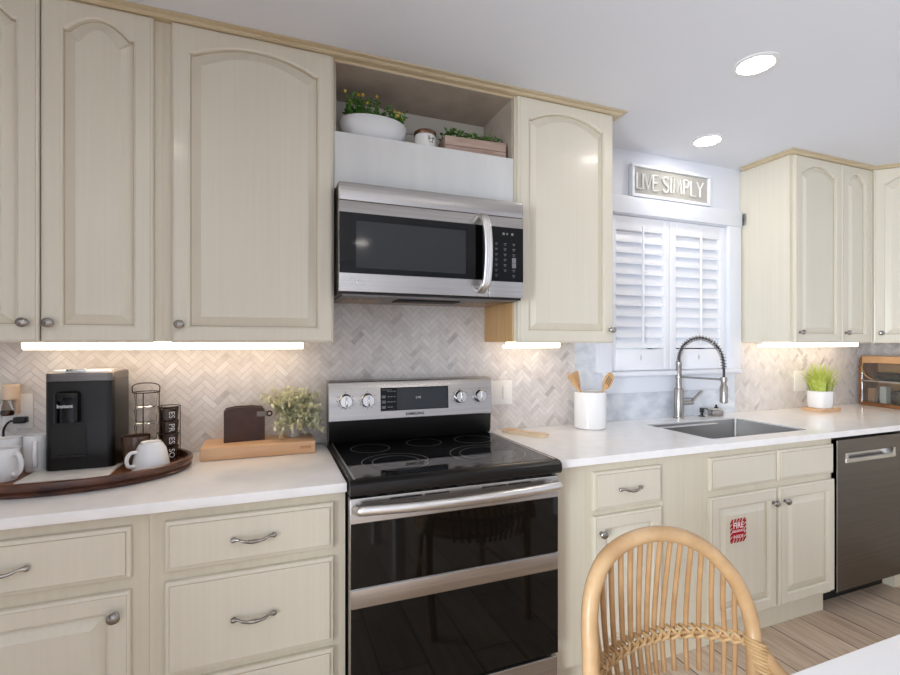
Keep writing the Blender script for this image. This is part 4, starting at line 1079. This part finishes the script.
m.box(1.674, 1.749, sy - .002, sy - .001, .513, .523); text_mb(m, 'INSIDE', .021, facing(1.7115, sy - .0018, .492), ext=.0003, off=.0002)
m.build('lettering', 'stickerwhite', t)
m = MB(); text_mb(m, 'EXTINGUISHER', .0105, facing(1.7115, sy - .0022, .518), ext=.0003); m.build('small_lettering', 'red', t)

# ------------------------------------------------------------------ rattan chair and table
t = thing('rattan_chair', 'rattan armchair with a spindle hoop back pulled up to the white table', 'chair', (.715, -1.45, 0))
hoop_vis = [(.458, -1.236, .622), (.464, -1.228, .680), (.468, -1.219, .710), (.491, -1.205, .774), (.534, -1.195, .826), (.606, -1.189, .855), (.700, -1.188, .860), (.790, -1.193, .838), (.868, -1.202, .792), (.930, -1.215, .726), (.964, -1.229, .655), (.973, -1.241, .595), (.968, -1.250, .540)]
hoop = bez([(.47, -1.235, .0), (.452, -1.252, .30), (.452, -1.247, .50)] + hoop_vis[0:1] + hoop_vis[2:] + [(.962, -1.254, .40), (.955, -1.235, 0.0)], 7)
m = MB(); m.tube(hoop, .0195, 18); m.build('hoop_frame', 'rattan', t)
rail = bez([(.452, -1.247, .560), (.500, -1.207, .556), (.575, -1.164, .553), (.660, -1.138, .552), (.730, -1.130, .552), (.795, -1.133, .552), (.880, -1.158, .552), (.940, -1.204, .553), (.970, -1.246, .556)], 8)
m = MB(); m.tube(rail, .0055, 10); m.build('cross_rail', 'rattan_d', t)
def along(c, f):
    f = f * (len(c) - 1); k = min(int(f), len(c) - 2); return c[k].lerp(c[k + 1], f - k)
hv = bez(hoop_vis, 10)
def hoop_at_x(x):
    best = None
    for i in range(len(hv) - 1):
        a, b = hv[i], hv[i + 1]
        if (a.x - x) * (b.x - x) <= 0 and a.x != b.x and a.z > .68: best = a.lerp(b, (x - a.x) / (b.x - a.x))
    return best
NS = 15
def SF(f): return .165 + .775 * f
for i in range(NS):
    f = (i + .5) / NS
    top = hoop_at_x(.485 + (.940 - .485) * (i / (NS - 1))); md = along(rail, SF(f))
    bt = Vector((.715 + (md.x - .715) * .93, -1.245 + (md.y + 1.247) * .95, .452))
    m = MB(); m.tube(bez([top, top.lerp(md, .5) + Vector((0, .008, 0)), md + Vector((0, .010, 0)), bt], 6), .0068, 10); m.build('spindle', 'rattan_d', t)
m = MB()
for i in range(NS):
    md = along(rail, SF((i + .5) / NS)); tg = (along(rail, SF((i + .5) / NS) + .01) - along(rail, SF((i + .5) / NS) - .01)).normalized()
    for s in (-1, 1):
        A = md + Vector((0, -.004, -.013)) - tg * .012 * s; B = md + Vector((0, -.004, .013)) + tg * .012 * s
        m.tube([A + Vector((0, .022, 0)), A, md + Vector((0, -.0095 - .002 * s, 0)), B, B + Vector((0, .022, 0))], .0046, 6)
m.build('cane_knots', 'wrap', t)
SCX, SCY = .712, -1.46
def seat_ring(r, z, n=48): return [(SCX + r * 1.02 * cos(2 * pi * k / n), SCY + r * .95 * sin(2 * pi * k / n), z) for k in range(n)]
m = MB(); m.tube(seat_ring(.245, .445), .016, 14, closed=True); m.build('seat_frame', 'rattan', t)
m = MB(); m.loops([seat_ring(.24, .446), seat_ring(.238, .456), seat_ring(.20, .459)], [0] * 3, True, True)
for k in range(1, 24):
    y = SCY - .22 + k * .0185; hwid = math.sqrt(max(.0001, 1 - ((y - SCY) / .228) ** 2)) * .235; m.tube([(SCX - hwid, y, .459), (SCX + hwid, y, .459)], .0055, 6)
m.build('seat', 'wrap', t)
for sx in (-1, 1):
    m = MB(); m.tube(bez([(SCX + sx * .175, SCY - .165, .445), (SCX + sx * .185, SCY - .18, .2), (SCX + sx * .195, SCY - .19, 0)], 4), .0155, 12); m.build('leg', 'rattan', t)
    x_ = .455 if sx < 0 else .970
    m = MB(); m.tube(bez([(x_ - sx * .002, -1.248, .562), (x_ + sx * .013, -1.272, .530), (x_ + sx * .010, -1.315, .508), (x_ + sx * .002, -1.40, .492), (x_ - sx * .03, -1.50, .478), (SCX + sx * .20, -1.60, .455)], 6), .017, 14); m.build('arm', 'rattan', t)
    m = MB()
    for k in range(9):
        z = .560 - k * .0085; c = Vector((x_ + sx * (.004 + .0012 * k), -1.248 - .0022 * k, z)); a = .0215 + .0009 * k
        m.tube([(c.x + a * cos(2 * pi * j / 20) * (1.05), c.y + (a + .003) * sin(2 * pi * j / 20), c.z - .010 * cos(2 * pi * j / 20) * sx) for j in range(20)], .0046, 6, closed=True)
    m.build('cane_wrap', 'wrap', t)
    m = MB(); m.tube([(x_ - sx * .006, -1.245, .2), (SCX + sx * .182, SCY - .178, .2)], .009, 8); m.build('stretcher', 'rattan_d', t)
t = thing('dining_table', 'white dining table top in the near corner of the photo', 'table', (1.1, -2.0, 0))
m = MB(); m.box(.30, 2.05, -2.50, -1.549, .722, .750, bev=.004); m.build('tabletop', 'table', t)
m = MB(); m.box(.42, 1.93, -2.40, -1.72, .66, .722); m.build('apron', 'table', t)
for x in (.45, 1.90):
    for y in (-2.37, -1.78): m = MB(); m.box(x - .03, x + .03, y - .03, y + .03, 0, .66, bev=.004); m.build('leg', 'table', t)

# ------------------------------------------------------------------ ceiling lights
def can(label, x, y, r=.062):
    t = thing('recessed_light', label, 'light', (x, y, ZC), group='round recessed ceiling lights')
    m = MB(); m.lathe([(r + .020, 0), (r + .020, -.003), (r + .004, -.006), (r, -.004), (r, 0)], (x, y, ZC - .0003), 40); m.build('trim_ring', 'trimring', t)
    m = MB(); m.lathe([(r + .001, -.0005), (r + .001, -.004), (r * .7, -.0055), (.0, -.006)], (x, y, ZC - .0003), 40); m.build('lens', 'lamp', t)
can('recessed ceiling light farther out from the window wall, seen largest', 1.550, -.830)
can('recessed ceiling light close above the window wall', 1.975, -.250)
can('recessed ceiling light above the dining table', 1.10, -2.35)
can('recessed ceiling light far behind at the left', -1.55, -3.40)
can('recessed ceiling light far behind at the right', 3.15, -4.05)
can('added unseen recessed ceiling light in front of the left cabinets', -.75, -1.55)  # out-of-view lamp, added to brighten the left cabinet fronts
can('added unseen recessed ceiling light at the centre behind the camera', .70, -3.80)  # extra out-of-view lamp, added for ambient light in the room

# ------------------------------------------------------------------ daylight, added fill lamp, camera, view
w = bpy.data.worlds.new('World'); bpy.context.scene.world = w; w.use_nodes = True
w.node_tree.nodes['Background'].inputs[0].default_value = lin((214, 226, 246)); w.node_tree.nodes['Background'].inputs[1].default_value = .45
def area(name, loc, rot, sx, sy, power, col):
    l = bpy.data.lights.new(name, 'AREA'); l.shape = 'RECTANGLE'; l.size = sx; l.size_y = sy; l.energy = power; l.color = lin(col)[:3]
    o = bpy.data.objects.new(name, l); C.objects.link(o); o.location = loc; o.rotation_euler = rot; return o
area('added_patio_fill', (XL - .3, (DY0 + DY1) / 2, 1.15), (R(90), 0, R(-90)), 2.2, 2.0, 205, (240, 244, 255))  # fill lamp added outside the unseen patio door
area('window_daylight', ((WX0 + WX1) / 2, .40, 1.75), (R(-78), 0, 0), .9, 1.0, 1.2, (214, 228, 255))

cam = bpy.data.cameras.new('Camera'); co = bpy.data.objects.new('Camera', cam); C.objects.link(co)
cam.sensor_width = 36; cam.lens = 471.085 / 900 * 36; cam.shift_y = 5.9 / 900; cam.clip_start = .02
co.location = (-.2256, -2.1259, 1.3472); co.rotation_euler = (pi / 2, 0, -.3648)
sc = bpy.context.scene; sc.camera = co
sc.view_settings.view_transform = 'Standard'; sc.view_settings.look = 'None'; sc.view_settings.gamma = 1; sc.view_settings.use_curve_mapping = False
sc.view_settings.exposure = 1.02
sc.cycles.max_bounces = 10; sc.cycles.diffuse_bounces = 5; sc.cycles.glossy_bounces = 5; sc.cycles.transmission_bounces = 8
sc.cycles.use_denoising = True; sc.cycles.sample_clamp_indirect = 6; sc.cycles.caustics_reflective = False; sc.cycles.caustics_refractive = False
